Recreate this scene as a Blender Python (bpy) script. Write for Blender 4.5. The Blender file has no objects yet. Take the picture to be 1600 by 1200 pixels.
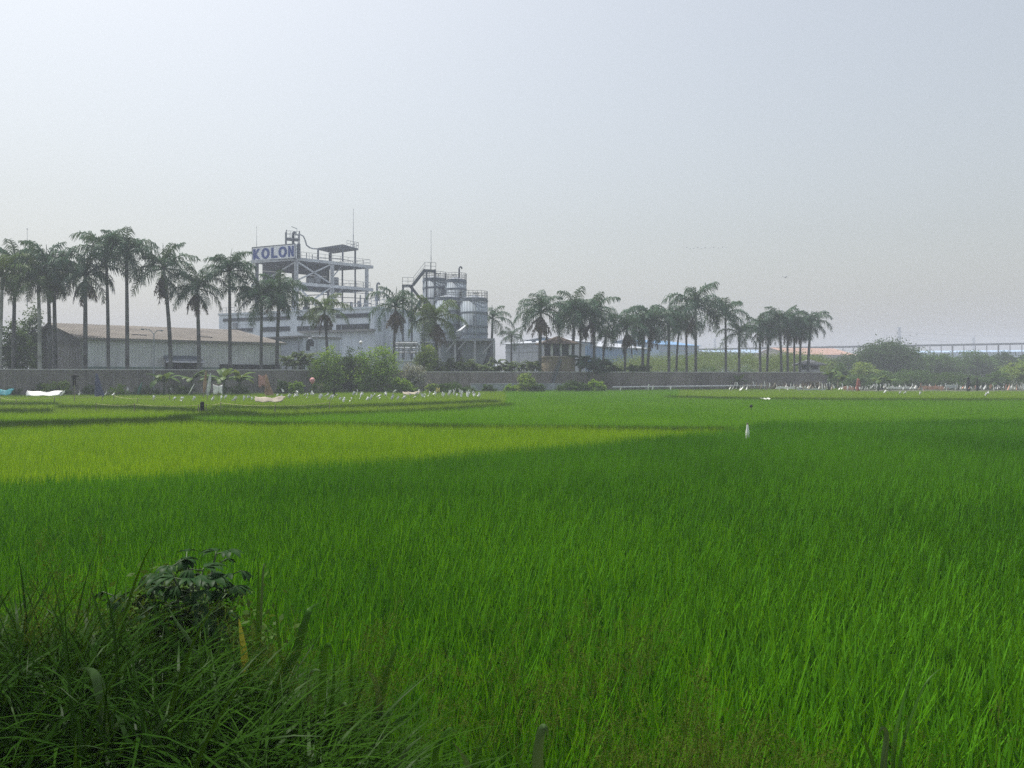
import bpy, math, random
import numpy as np
from mathutils import Vector

R = math.radians
scene = bpy.context.scene
COL = scene.collection
F = 1202.0            # focal length in photo pixels (photo 1600 x 1200)
HZ = 585.0            # row of the horizon in the photo
EYE = 2.6             # eye height above the paddy soil
CAN = 0.6             # height of the rice canopy

# ------------------------------------------------------------------ helpers
def at(px, py, Y):
    return Vector(((px - 800) / F * Y, Y, EYE + (HZ - py) / F * Y))
def xat(px, Y): return (px - 800) / F * Y
def zat(py, Y): return EYE + (HZ - py) / F * Y
def canopy(px, py, h=CAN):
    Y = (EYE - h) * F / (py - HZ)
    return Vector(((px - 800) / F * Y, Y, h))
def wall_y(px):       # distance of the perimeter wall along a picture column
    u = (px - 800) / F
    t = (53 + 80 * u) / (102 - 40 * u)
    return 80 + 40 * t

class MB:
    """collects shapes and links them as ONE mesh object"""
    def __init__(self): self.v = []; self.f = []
    def add(self, vs, fs):
        o = len(self.v); self.v += [tuple(p) for p in vs]
        self.f += [tuple(i + o for i in f) for f in fs]
    def quad(self, a, b, c, d): self.add([a, b, c, d], [(0, 1, 2, 3)])
    def box(self, c, s, rz=0.0):
        cx, cy, cz = c; sx, sy, sz = s[0] / 2, s[1] / 2, s[2] / 2
        co, si = math.cos(rz), math.sin(rz); vs = []
        for z in (-sz, sz):
            for x, y in ((-sx, -sy), (sx, -sy), (sx, sy), (-sx, sy)):
                vs.append((cx + x * co - y * si, cy + x * si + y * co, cz + z))
        self.add(vs, [(3, 2, 1, 0), (4, 5, 6, 7), (0, 1, 5, 4), (1, 2, 6, 5), (2, 3, 7, 6), (3, 0, 4, 7)])
    def prism(self, pts, z0, z1):
        n = len(pts)
        vs = [(p[0], p[1], z0) for p in pts] + [(p[0], p[1], z1) for p in pts]
        fs = [tuple(range(n - 1, -1, -1)), tuple(range(n, 2 * n))]
        for i in range(n):
            j = (i + 1) % n; fs.append((i, j, n + j, n + i))
        self.add(vs, fs)
    def bar(self, a, b, w, h=None):
        a, b = Vector(a), Vector(b); h = w if h is None else h
        d = (b - a)
        if d.length < 1e-6: return
        d.normalize()
        up = Vector((0, 0, 1)) if abs(d.z) < .95 else Vector((0, 1, 0))
        s = d.cross(up).normalized(); u = s.cross(d).normalized()
        vs = []
        for p in (a, b):
            for i, j in ((-1, -1), (1, -1), (1, 1), (-1, 1)):
                vs.append(p + s * (i * w / 2) + u * (j * h / 2))
        self.add(vs, [(3, 2, 1, 0), (4, 5, 6, 7), (0, 1, 5, 4), (1, 2, 6, 5), (2, 3, 7, 6), (3, 0, 4, 7)])
    def tube(self, pts, r, n=8):
        pts = [Vector(p) for p in pts]; m = len(pts)
        rs = r if isinstance(r, (list, tuple)) else [r] * m
        vs = []
        for i, p in enumerate(pts):
            d = (pts[min(i + 1, m - 1)] - pts[max(i - 1, 0)]).normalized()
            up = Vector((0, 0, 1)) if abs(d.z) < .95 else Vector((0, 1, 0))
            s = d.cross(up).normalized(); u = s.cross(d).normalized()
            for k in range(n):
                a = 2 * math.pi * k / n
                vs.append(p + s * (math.cos(a) * rs[i]) + u * (math.sin(a) * rs[i]))
        fs = [tuple(range(n - 1, -1, -1)), tuple((m - 1) * n + k for k in range(n))]
        for i in range(m - 1):
            for k in range(n):
                k2 = (k + 1) % n
                fs.append((i * n + k, i * n + k2, (i + 1) * n + k2, (i + 1) * n + k))
        self.add(vs, fs)
    def lathe(self, c, prof, n=32):
        vs = []; m = len(prof)
        for r, z in prof:
            for k in range(n):
                a = 2 * math.pi * k / n
                vs.append((c[0] + r * math.cos(a), c[1] + r * math.sin(a), c[2] + z))
        fs = []
        for i in range(m - 1):
            for k in range(n):
                k2 = (k + 1) % n
                fs.append((i * n + k, i * n + k2, (i + 1) * n + k2, (i + 1) * n + k))
        fs.append(tuple(range(n - 1, -1, -1))); fs.append(tuple((m - 1) * n + k for k in range(n)))
        self.add(vs, fs)
    def rail(self, pts, h=1.1, step=1.5, r=0.03, mids=(0.55,)):
        for a, b in zip(pts[:-1], pts[1:]):
            a, b = Vector(a), Vector(b); d = b - a
            n = max(1, round(d.length / step))
            for i in range(n + 1):
                p = a + d * (i / n); self.bar(p, p + Vector((0, 0, h)), r * 2)
            for hh in (h,) + tuple(mids):
                self.bar(a + Vector((0, 0, hh)), b + Vector((0, 0, hh)), r * 2)
    def build(self, name, m, parent=None, smooth=False):
        me = bpy.data.meshes.new(name)
        me.from_pydata(self.v, [], self.f); me.update()
        if smooth:
            me.polygons.foreach_set('use_smooth', [True] * len(me.polygons))
        me.materials.append(m)
        return link(name, me, parent)

def link(name, me, parent=None):
    o = bpy.data.objects.new(name, me); COL.objects.link(o)
    if parent is not None:
        o.parent = parent
        o.matrix_parent_inverse = parent.matrix_basis.inverted()   # parts are modelled in world space
    return o

def np_mesh(name, V, Q, m, smooth=False):
    me = bpy.data.meshes.new(name)
    V = np.asarray(V, dtype=np.float32); Q = np.asarray(Q, dtype=np.int32)
    k = Q.shape[1]
    me.vertices.add(len(V)); me.vertices.foreach_set('co', V.ravel())
    me.loops.add(Q.size); me.loops.foreach_set('vertex_index', Q.ravel())
    me.polygons.add(len(Q))
    me.polygons.foreach_set('loop_start', np.arange(0, Q.size, k, dtype=np.int32))
    if smooth: me.polygons.foreach_set('use_smooth', np.ones(len(Q), dtype=bool))
    me.update(calc_edges=True)
    me.materials.append(m)
    return me

def tag(o, label=None, cat=None, group=None, kind=None):
    if label: o['label'] = label
    if cat: o['category'] = cat
    if group: o['group'] = group
    if kind: o['kind'] = kind
    return o

def thing(name, loc, label, cat, group=None):
    o = bpy.data.objects.new(name, None); COL.objects.link(o)
    o.location = loc; o.empty_display_size = 0.2
    return tag(o, label, cat, group)

# ------------------------------------------------------------------ materials
def new_mat(name):
    m = bpy.data.materials.new(name); m.use_nodes = True
    nt = m.node_tree; nt.nodes.clear()
    out = nt.nodes.new('ShaderNodeOutputMaterial')
    return m, nt, out

def mat(name, col, rough=.7, var=.15, scale=2.0, streak=0.0, metal=0.0, bump=0.0, col2=None, wave=0.0, wave_scale=6.0):
    """surface paint with blotches, optional vertical rain streaks and corrugation"""
    m, nt, out = new_mat(name); N = nt.nodes; L = nt.links
    b = N.new('ShaderNodeBsdfPrincipled'); L.new(b.outputs[0], out.inputs[0])
    b.inputs['Roughness'].default_value = rough; b.inputs['Metallic'].default_value = metal
    tc = N.new('ShaderNodeTexCoord')
    no = N.new('ShaderNodeTexNoise'); no.inputs['Scale'].default_value = scale; no.inputs['Detail'].default_value = 6
    L.new(tc.outputs['Object'], no.inputs['Vector'])
    mix = N.new('ShaderNodeMix'); mix.data_type = 'RGBA'
    c2 = col2 or [max(0, c * (1 - var * 2)) for c in col]
    c1 = col if col2 else [min(1, c * (1 + var)) for c in col]
    mix.inputs[6].default_value = (*c1, 1); mix.inputs[7].default_value = (*c2, 1)
    ramp = N.new('ShaderNodeMapRange'); ramp.inputs[1].default_value = .35; ramp.inputs[2].default_value = .68
    L.new(no.outputs[0], ramp.inputs[0]); L.new(ramp.outputs[0], mix.inputs[0])
    last = mix.outputs[2]
    if streak:
        mp = N.new('ShaderNodeMapping'); mp.inputs['Scale'].default_value = (2.2, 2.2, .12)
        L.new(tc.outputs['Object'], mp.inputs[0])
        n2 = N.new('ShaderNodeTexNoise'); n2.inputs['Scale'].default_value = 1.4; n2.inputs['Detail'].default_value = 5
        L.new(mp.outputs[0], n2.inputs['Vector'])
        r2 = N.new('ShaderNodeMapRange'); r2.inputs[1].default_value = .48; r2.inputs[2].default_value = .75
        r2.inputs[4].default_value = streak
        L.new(n2.outputs[0], r2.inputs[0])
        m2 = N.new('ShaderNodeMix'); m2.data_type = 'RGBA'
        L.new(r2.outputs[0], m2.inputs[0]); L.new(last, m2.inputs[6])
        m2.inputs[7].default_value = (*[c * .35 for c in col], 1)
        last = m2.outputs[2]
    L.new(last, b.inputs['Base Color'])
    if bump:
        bp = N.new('ShaderNodeBump'); bp.inputs['Strength'].default_value = bump
        L.new(no.outputs[0], bp.inputs['Height']); L.new(bp.outputs[0], b.inputs['Normal'])
    return m

def leaf_mat(name, col, col2, trans=.4, scale=.35, gloss=.06, tint=.25, rough=.45):
    """leaf: diffuse + translucent + a little gloss; colour drifts from plant to plant and patch to patch"""
    m, nt, out = new_mat(name); N = nt.nodes; L = nt.links
    ge = N.new('ShaderNodeNewGeometry'); oi = N.new('ShaderNodeObjectInfo')
    no = N.new('ShaderNodeTexNoise'); no.inputs['Scale'].default_value = scale; no.inputs['Detail'].default_value = 4
    L.new(ge.outputs['Position'], no.inputs['Vector'])
    mr = N.new('ShaderNodeMapRange'); mr.inputs[1].default_value = .35; mr.inputs[2].default_value = .65
    L.new(no.outputs[0], mr.inputs[0])
    rd = N.new('ShaderNodeMath'); rd.operation = 'MULTIPLY_ADD'
    L.new(oi.outputs['Random'], rd.inputs[0]); rd.inputs[1].default_value = .6; L.new(mr.outputs[0], rd.inputs[2])
    isl = N.new('ShaderNodeMath'); isl.operation = 'MULTIPLY_ADD'
    L.new(ge.outputs['Random Per Island'], isl.inputs[0]); isl.inputs[1].default_value = 1.4; L.new(rd.outputs[0], isl.inputs[2])
    sc = N.new('ShaderNodeMath'); sc.operation = 'MULTIPLY'; sc.inputs[1].default_value = .4
    L.new(isl.outputs[0], sc.inputs[0])
    mix = N.new('ShaderNodeMix'); mix.data_type = 'RGBA'
    mix.inputs[6].default_value = (*col, 1); mix.inputs[7].default_value = (*col2, 1)
    L.new(sc.outputs[0], mix.inputs[0])
    d = N.new('ShaderNodeBsdfDiffuse'); t = N.new('ShaderNodeBsdfTranslucent')
    L.new(mix.outputs[2], d.inputs[0])
    br = N.new('ShaderNodeMix'); br.data_type = 'RGBA'; br.blend_type = 'MULTIPLY'; br.inputs[0].default_value = 1
    br.inputs[7].default_value = (1 + tint, 1.0, .55, 1)
    L.new(mix.outputs[2], br.inputs[6]); L.new(br.outputs[2], t.inputs[0])
    ms = N.new('ShaderNodeMixShader'); ms.inputs[0].default_value = trans
    L.new(d.outputs[0], ms.inputs[1]); L.new(t.outputs[0], ms.inputs[2])
    g = N.new('ShaderNodeBsdfGlossy'); g.inputs['Roughness'].default_value = rough
    m2 = N.new('ShaderNodeMixShader'); m2.inputs[0].default_value = gloss
    L.new(ms.outputs[0], m2.inputs[1]); L.new(g.outputs[0], m2.inputs[2])
    L.new(m2.outputs[0], out.inputs[0])
    return m

M = {}
M['rice'] = leaf_mat('rice_leaf', (.022, .118, .002), (.100, .300, .007), trans=.36, scale=.16, gloss=.01)
M['rice_far'] = leaf_mat('far_rice_leaf', (.078, .250, .008), (.155, .370, .018), trans=.45, scale=.16, gloss=.01)
M['rice_young'] = leaf_mat('young_rice_leaf', (.125, .300, .005), (.235, .430, .010), trans=.45, scale=.2, gloss=.01)
M['rice_mid'] = leaf_mat('plot_rice_leaf', (.15, .32, .022), (.22, .38, .035), trans=.45, scale=.2, gloss=.01)
M['bund'] = leaf_mat('bund_grass_leaf', (.028, .072, .009), (.060, .120, .018), trans=.28, scale=.5, gloss=.005)  # weedy green, darkened further for the shaded side faces of the bunds
M['weed'] = leaf_mat('weed_leaf', (.007, .026, .0035), (.034, .088, .007), trans=.25, scale=1.2, gloss=.003, rough=.36)  # leaf colour darkened to stand in for shade over the near bank
M['reed'] = leaf_mat('reed_leaf', (.024, .085, .007), (.052, .140, .012), trans=.3, scale=1.5, gloss=.012, rough=.4)
M['yellow_leaf'] = leaf_mat('yellow_leaf', (.30, .31, .035), (.36, .35, .05), trans=.25, scale=2, gloss=.01, tint=.05)
M['broad'] = leaf_mat('broad_leaf', (.012, .040, .012), (.024, .060, .018), trans=.2, scale=2, gloss=.009, rough=.45)
M['seed'] = leaf_mat('seed_head', (.036, .066, .008), (.085, .110, .020), trans=.2, scale=3, gloss=.0, rough=.6)
M['reed_pale'] = leaf_mat('pale_reed_leaf', (.045, .10, .028), (.085, .15, .05), trans=.3, scale=1.5, gloss=.012, rough=.4)  # sheen of the arching blades put into a paler leaf colour
M['palm'] = leaf_mat('palm_leaf', (.025, .070, .045), (.064, .122, .070), trans=.25, scale=.5, gloss=.015)  # green pushed bluer to stand in for haze over the crowns
M['palm_light'] = leaf_mat('palm_leaf_light', (.05, .10, .03), (.08, .135, .04), trans=.3, scale=.5, gloss=.02)
M['dead'] = leaf_mat('dead_frond', (.085, .065, .048), (.13, .10, .07), trans=.15, scale=.6, gloss=.01)
M['areca'] = leaf_mat('small_palm_leaf', (.05, .10, .025), (.10, .155, .035), trans=.32, scale=.6, gloss=.02)
M['banana'] = leaf_mat('banana_leaf', (.06, .125, .028), (.12, .19, .05), trans=.38, scale=.6, gloss=.02)
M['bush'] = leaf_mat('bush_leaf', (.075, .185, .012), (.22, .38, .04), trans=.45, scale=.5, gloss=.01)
M['bush_pale'] = leaf_mat('pale_bush_leaf', (.13, .24, .04), (.25, .36, .08), trans=.4, scale=.5, gloss=.01)  # own leaf colour of the yellowish, fresh green and flowering bushes
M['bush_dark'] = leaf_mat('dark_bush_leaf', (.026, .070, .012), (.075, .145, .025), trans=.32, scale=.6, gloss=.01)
M['dome'] = leaf_mat('dome_tree_leaf', (.024, .066, .022), (.065, .125, .034), trans=.3, scale=.15, gloss=.01)
M['tree_green'] = leaf_mat('tree_leaf', (.035, .090, .018), (.095, .185, .036), trans=.32, scale=.15, gloss=.01)
M['thicket'] = leaf_mat('thicket_leaf', (.085, .15, .025), (.13, .20, .038), trans=.35, scale=.12, gloss=.01)
M['vine'] = leaf_mat('grey_vine_leaf', (.22, .25, .20), (.32, .34, .29), trans=.2, scale=.6, gloss=.03)
M['bark'] = mat('palm_bark', (.115, .118, .12), .9, .3, 1.2)
M['bark_pale'] = mat('pale_palm_bark', (.36, .37, .34), .9, .2, 1.2)
M['bark_dark'] = mat('tree_bark', (.09, .075, .06), .9, .3, 2)
M['shaft'] = mat('palm_crownshaft', (.07, .10, .045), .6, .25, 1.5)
M['stem'] = mat('green_stem', (.05, .09, .03), .7, .3, 3)
M['soil'] = mat('paddy_soil', (.045, .05, .025), .9, .3, .6, bump=.3)
M['concrete'] = mat('wall_concrete', (.215, .205, .18), .9, .24, .3, streak=.75)
M['concrete_b'] = mat('wall_concrete_grey', (.21, .19, .175), .9, .22, .3, streak=.7)
M['coping'] = mat('coping_concrete', (.52, .52, .50), .9, .15, 1)
M['lowwall'] = mat('low_wall_plaster', (.42, .46, .50), .9, .2, .8, streak=.4)
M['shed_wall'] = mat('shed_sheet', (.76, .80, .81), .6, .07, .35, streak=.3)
M['shed_gable'] = mat('shed_gable_sheet', (.085, .09, .088), .8, .2, .3, streak=.3)  # end wall's shade is put into this darker sheet colour
M['shed_roof'] = mat('shed_roof_sheet', (.165, .146, .124), .8, .16, .25, streak=.3)
M['trim'] = mat('grey_trim', (.27, .27, .26), .7, .15, 1)
M['plinth'] = mat('green_plinth', (.24, .33, .30), .8, .15, 1)
M['dark'] = mat('dark_opening', (.03, .034, .04), .6, .2, 1)
M['awning'] = mat('awning_sheet', (.14, .17, .22), .6, .15, 1)
M['white'] = mat('factory_white', (.735, .80, .88), .7, .06, .2, streak=.3)  # blue cast of the shaded walls mixed into the white
M['white_b'] = mat('factory_white_annex', (.64, .71, .78), .7, .06, .3, streak=.2)
M['glass'] = mat('tinted_glass', (.014, .022, .038), .35, .2, .6)
M['steel'] = mat('galvanised_steel', (.33, .36, .40), .6, .12, .8, streak=.2)
M['steel_lt'] = mat('light_steel', (.46, .49, .52), .6, .12, .8, streak=.2)
M['steel_dk'] = mat('dark_steel', (.10, .12, .15), .6, .15, .8)
M['rail'] = mat('rail_steel', (.30, .32, .34), .6, .1, 1)
M['silo'] = mat('silo_sheet', (.35, .41, .47), .65, .15, .35, streak=.55)  # blue cast of shade mixed into the grey
M['silo_band'] = mat('silo_band_steel', (.16, .19, .23), .6, .12, .8)
M['sign'] = mat('sign_white', (.84, .87, .90), .6, .03, .3)
M['blue'] = mat('sign_blue', (.010, .050, .27), .6, .05, 1)
M['ochre'] = mat('ochre_plaster', (.31, .26, .185), .9, .15, .6, streak=.65)
M['tile'] = mat('roof_tile', (.17, .13, .11), .85, .2, 1)
M['tile_grey'] = mat('grey_roof', (.16, .17, .18), .85, .2, 1)
M['post_white'] = mat('white_post', (.68, .70, .70), .7, .1, 1, streak=.2)
M['blue_sheet'] = mat('blue_sheet', (.13, .29, .52), .6, .1, .1, streak=.15)
M['blue_pale'] = mat('pale_blue_sheet', (.30, .43, .60), .6, .1, .1)
M['roof_white'] = mat('white_sheet_roof', (.40, .43, .47), .7, .08, .1)
M['orange'] = mat('orange_roof', (.36, .21, .15), .85, .12, .1)
M['plastic'] = mat('white_plastic', (.84, .85, .82), .5, .08, 3)
M['plastic_b'] = mat('grey_plastic', (.60, .63, .62), .5, .15, 3)
M['cyan'] = mat('cyan_tarp', (.04, .40, .46), .5, .12, 2)
M['navy'] = mat('navy_tarp', (.035, .05, .12), .6, .15, 2)
M['peach'] = mat('peach_cloth', (.62, .35, .26), .9, .15, 2)
M['brown'] = mat('brown_cloth', (.34, .22, .13), .9, .2, 2)
M['pink'] = mat('pink_plastic', (.65, .30, .30), .6, .1, 2)
M['beige'] = mat('beige_cloth', (.33, .29, .23), .9, .18, 2)
M['black'] = mat('black_cloth', (.015, .016, .02), .9, .2, 2)
M['teal'] = mat('green_net', (.04, .14, .12), .8, .15, 2)
M['yellow'] = mat('yellow_plastic', (.55, .48, .12), .6, .1, 2)
M['red'] = mat('red_brown_board', (.34, .10, .08), .8, .2, 2)
M['wood'] = mat('stake_wood', (.30, .26, .20), .9, .25, 3)
M['rope'] = mat('straw_rope', (.42, .42, .20), .8, .15, 2)
M['bird'] = mat('bird_feather', (.25, .27, .30), .8, .2, 4)
M['wire'] = mat('power_wire', (.30, .33, .37), .6, .1, 1)

# ------------------------------------------------------------------ camera, light, air
cam = bpy.data.cameras.new('camera'); camo = bpy.data.objects.new('camera', cam); COL.objects.link(camo)
camo.location = (0, 0, EYE); camo.rotation_euler = (R(90), 0, 0)
cam.sensor_width = 36; cam.lens = 36 * F / 1600; cam.shift_y = -15 / 1600
cam.clip_start = .05; cam.clip_end = 5000
scene.camera = camo

SUN_EL, SUN_AZ = 66.0, -48.0       # azimuth from the view direction, minus = to the left
w = bpy.data.worlds.new('World'); scene.world = w; w.use_nodes = True
nt = w.node_tree; nt.nodes.clear()
wo = nt.nodes.new('ShaderNodeOutputWorld'); bg = nt.nodes.new('ShaderNodeBackground')
sky = nt.nodes.new('ShaderNodeTexSky'); sky.sky_type = 'NISHITA'; sky.sun_disc = False
sky.sun_elevation = R(SUN_EL); sky.sun_rotation = R(SUN_AZ)
sky.air_density = 1.6; sky.dust_density = 4.5; sky.ozone_density = 1.0; sky.altitude = 0
hs = nt.nodes.new('ShaderNodeHueSaturation'); hs.inputs['Saturation'].default_value = .5
nt.links.new(sky.outputs[0], hs.inputs['Color'])
nt.links.new(hs.outputs[0], bg.inputs[0]); bg.inputs[1].default_value = .15
nt.links.new(bg.outputs[0], wo.inputs[0])

sl = bpy.data.lights.new('sun', 'SUN'); sl.energy = 5.0; sl.angle = R(.6); sl.color = (1, .96, .90)
so = bpy.data.objects.new('sun', sl); COL.objects.link(so)
el, az = R(SUN_EL), R(SUN_AZ)
sd = Vector((math.sin(az) * math.cos(el), math.cos(az) * math.cos(el), math.sin(el)))
so.rotation_euler = sd.to_track_quat('Z', 'Y').to_euler(); so.location = sd * 100

HAZE = .0012
hm, hnt, hout = new_mat('haze_air')
pv = hnt.nodes.new('ShaderNodeVolumePrincipled')
pv.inputs['Color'].default_value = (.82, .87, 1.0, 1); pv.inputs['Density'].default_value = HAZE
pv.inputs['Density Attribute'].default_value = ''
hm.cycles.homogeneous_volume = True
pv.inputs['Anisotropy'].default_value = 0
hnt.links.new(pv.outputs[0], hout.inputs['Volume'])
hb = MB(); hb.box((0, 430, 22.0), (2100, 1120, 48.0))
tag(hb.build('haze', hm), 'pale humid haze lying over the paddies and the factory', 'haze', kind='stuff')

scene.view_settings.view_transform = 'Standard'; scene.view_settings.look = 'None'
scene.view_settings.gamma = 1; scene.view_settings.exposure = 0
cy = scene.cycles
cy.max_bounces = 6; cy.diffuse_bounces = 3; cy.glossy_bounces = 2; cy.transmission_bounces = 4
cy.transparent_max_bounces = 8; cy.volume_bounces = 2
cy.use_denoising = False; cy.use_adaptive_sampling = False

# ------------------------------------------------------------------ leaf and blade generators (numpy)
def blades(rng, base, length, width, lean, curl, az, segs=3, flat=None, tipw=.12):
    """arching grass blades as thin strips; every array has one row per blade"""
    n = len(base); P = np.array(base, dtype=float).copy()
    d = np.stack([np.cos(az), np.sin(az), np.zeros(n)], 1)
    tw = az + np.pi / 2 + rng.normal(0, .5, n)
    s = np.stack([np.cos(tw), np.sin(tw), np.zeros(n)], 1)
    rows = []
    for i in range(segs + 1):
        t = i / segs
        wv = width * (tipw + (1 - tipw) * (1 - t ** 1.8)) * (.6 + .4 * min(1, t * 3 + .2))
        rows.append(P - s * (wv / 2)[:, None]); rows.append(P + s * (wv / 2)[:, None])
        a = lean + curl * ((i + .5) / segs) ** 1.4
        P = P + (d * np.sin(a)[:, None] + np.array([0, 0, 1.0]) * np.cos(a)[:, None]) * (length / segs)[:, None]
    V = np.stack(rows, 1).reshape(-1, 3)
    k = 2 * (segs + 1)
    q = np.array([[2 * i, 2 * i + 1, 2 * i + 3, 2 * i + 2] for i in range(segs)])
    Q = (np.arange(n)[:, None, None] * k + q[None]).reshape(-1, 4)
    return V, Q

def join_np(parts):
    V, Q, o = [], [], 0
    for v, q in parts:
        V.append(v); Q.append(q + o); o += len(v)
    return np.concatenate(V), np.concatenate(Q)

def unit(a): return a / np.maximum(np.linalg.norm(a, axis=1, keepdims=True), 1e-9)

def leaf_quads(rng, P, size, up=.5, ratio=.5):
    """one small pointed leaf per point"""
    n = len(P)
    nrm = unit(rng.normal(0, 1, (n, 3)) + np.array([0, 0, up * 2]))
    a = unit(np.cross(nrm, rng.normal(0, 1, (n, 3)))); b = np.cross(nrm, a)
    s = (size * rng.uniform(.6, 1.3, n))[:, None]
    V = np.stack([P - a * s * .5, P - b * s * ratio * .5, P + a * s * .5, P + b * s * ratio * .5], 1).reshape(-1, 3)
    return V, np.arange(4 * n).reshape(-1, 4)

def crown_np(rng, lobes, n, leaf, clump=.22, per=26, hollow=.55, up=.5):
    """foliage: clumps of leaves spread through a set of ellipsoid lobes (cx,cy,cz,rx,ry,rz)"""
    L = np.array(lobes, dtype=float)
    wgt = (L[:, 3] * L[:, 4] * L[:, 5]) ** (2 / 3); wgt /= wgt.sum()
    k = max(4, n // per)
    li = rng.choice(len(L), k, p=wgt)
    dirs = unit(rng.normal(0, 1, (k, 3)) + np.array([0, 0, .35]))
    rad = rng.uniform(hollow, 1.06, k) ** .7
    C = L[li, :3] + dirs * L[li, 3:] * rad[:, None]
    sz = L[li, 3:].mean(1) * clump * rng.uniform(.6, 1.5, k)
    P = np.repeat(C, per, 0) + rng.normal(0, 1, (k * per, 3)) * np.repeat(sz, per)[:, None] * np.array([1, 1, .6])
    return leaf_quads(rng, P, leaf, up)

def frond_np(rng, origin, az, e0, bend, length, leaf_len, n=24, w=.07, plume=.5, droop=.35):
    """a feather frond: arched rachis with two rows of leaflets"""
    t = (np.arange(n) + .5) / n
    ang = e0 - bend * t ** 1.25
    step = length / n
    hx = np.cumsum(np.cos(ang)) * step; hz = np.cumsum(np.sin(ang)) * step
    d = np.array([math.cos(az), math.sin(az), 0.0]); side = np.array([-d[1], d[0], 0.0])
    P = np.array(origin)[None] + hx[:, None] * d + hz[:, None] * np.array([0, 0, 1.0])
    T = np.cos(ang)[:, None] * d + np.sin(ang)[:, None] * np.array([0, 0, 1.0])
    Nn = np.cross(np.broadcast_to(side, T.shape), T)
    ll = leaf_len * np.clip(np.sin(np.pi * (t * .88 + .10)) ** .6, .12, 1)
    ll[t < .12] *= .25
    parts = []
    for sg in (-1, 1):
        pl = rng.uniform(-plume, plume, n)
        dirs = sg * side[None] * np.cos(pl)[:, None] * .8 + T * .5 - Nn * np.sin(pl)[:, None] * .7
        dirs = unit(dirs)
        l = (ll * rng.uniform(.75, 1.15, n))[:, None]
        mid = P + dirs * l * .55
        tip = P + dirs * l - np.array([0, 0, 1.0]) * l * droop
        o = T * w * .5
        V = np.stack([P - o * .7, P + o * .7, mid + o, mid - o, tip + o * .25, tip - o * .25], 1).reshape(-1, 3)
        i = np.arange(n)[:, None] * 6
        Q = np.concatenate([i + np.array([0, 1, 2, 3]), i + np.array([3, 2, 4, 5])])
        parts.append((V, Q))
    # rachis
    rw = np.linspace(.05, .012, n)[:, None] * (w / .07)
    V = np.concatenate([P - side * rw, P + side * rw, P - Nn * rw, P + Nn * rw])
    i = np.arange(n - 1)[:, None]
    Q = np.concatenate([np.concatenate([i, i + n, i + n + 1, i + 1], 1), np.concatenate([i, i + n, i + n + 1, i + 1], 1) + 2 * n])
    parts.append((V, Q))
    return join_np(parts)

# ------------------------------------------------------------------ scatter (uncountable growth only)
def proto(name, V, Q, m):
    return bpy.data.objects.new(name + '_source', np_mesh(name + '_source', V, Q, m))

def scatter(name, pts, rot, scl, idx, protos, m, label, cat):
    me = bpy.data.meshes.new(name)
    pts = np.asarray(pts, dtype=np.float32)
    me.vertices.add(len(pts)); me.vertices.foreach_set('co', pts.ravel())
    a = me.attributes.new('rot', 'FLOAT_VECTOR', 'POINT'); a.data.foreach_set('vector', np.asarray(rot, dtype=np.float32).ravel())
    a = me.attributes.new('scl', 'FLOAT_VECTOR', 'POINT'); a.data.foreach_set('vector', np.asarray(scl, dtype=np.float32).ravel())
    a = me.attributes.new('idx', 'INT', 'POINT'); a.data.foreach_set('value', np.asarray(idx, dtype=np.int32))
    me.materials.append(m); me.update()
    o = link(name, me)
    g = bpy.data.node_groups.new(name + '_growth', 'GeometryNodeTree')
    g.interface.new_socket('Geometry', in_out='INPUT', socket_type='NodeSocketGeometry')
    g.interface.new_socket('Geometry', in_out='OUTPUT', socket_type='NodeSocketGeometry')
    gi = g.nodes.new('NodeGroupInput'); go = g.nodes.new('NodeGroupOutput')
    jn = g.nodes.new('GeometryNodeGeometryToInstance')
    for p in protos:
        ob = g.nodes.new('GeometryNodeObjectInfo'); ob.inputs['Object'].default_value = p; ob.inputs['As Instance'].default_value = False
        g.links.new(ob.outputs['Geometry'], jn.inputs[0])
    ip = g.nodes.new('GeometryNodeInstanceOnPoints'); ip.inputs['Pick Instance'].default_value = True
    def attr(nm, ty):
        n = g.nodes.new('GeometryNodeInputNamedAttribute'); n.data_type = ty; n.inputs['Name'].default_value = nm
        return n.outputs['Attribute']
    er = g.nodes.new('FunctionNodeEulerToRotation')
    g.links.new(attr('rot', 'FLOAT_VECTOR'), er.inputs[0])
    g.links.new(gi.outputs[0], ip.inputs['Points']); g.links.new(jn.outputs[0], ip.inputs['Instance'])
    g.links.new(attr('idx', 'INT'), ip.inputs['Instance Index'])
    g.links.new(er.outputs[0], ip.inputs['Rotation']); g.links.new(attr('scl', 'FLOAT_VECTOR'), ip.inputs['Scale'])
    g.links.new(ip.outputs[0], go.inputs[0])
    md = o.modifiers.new('growth', 'NODES'); md.node_group = g
    return tag(o, label, cat, kind='stuff')

def tuft(rng, n, rad, h, wd, lean, curl, segs):
    a = rng.uniform(0, 2 * np.pi, n); r = rad * np.sqrt(rng.uniform(0, 1, n))
    base = np.stack([r * np.cos(a), r * np.sin(a), np.zeros(n)], 1)
    az = a + rng.normal(0, .8, n)
    return blades(rng, base, h * rng.uniform(.72, 1.12, n), wd * rng.uniform(.7, 1.2, n),
                  lean * rng.uniform(.1, 1.2, n), curl * rng.uniform(.2, 1.4, n), az, segs)

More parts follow.
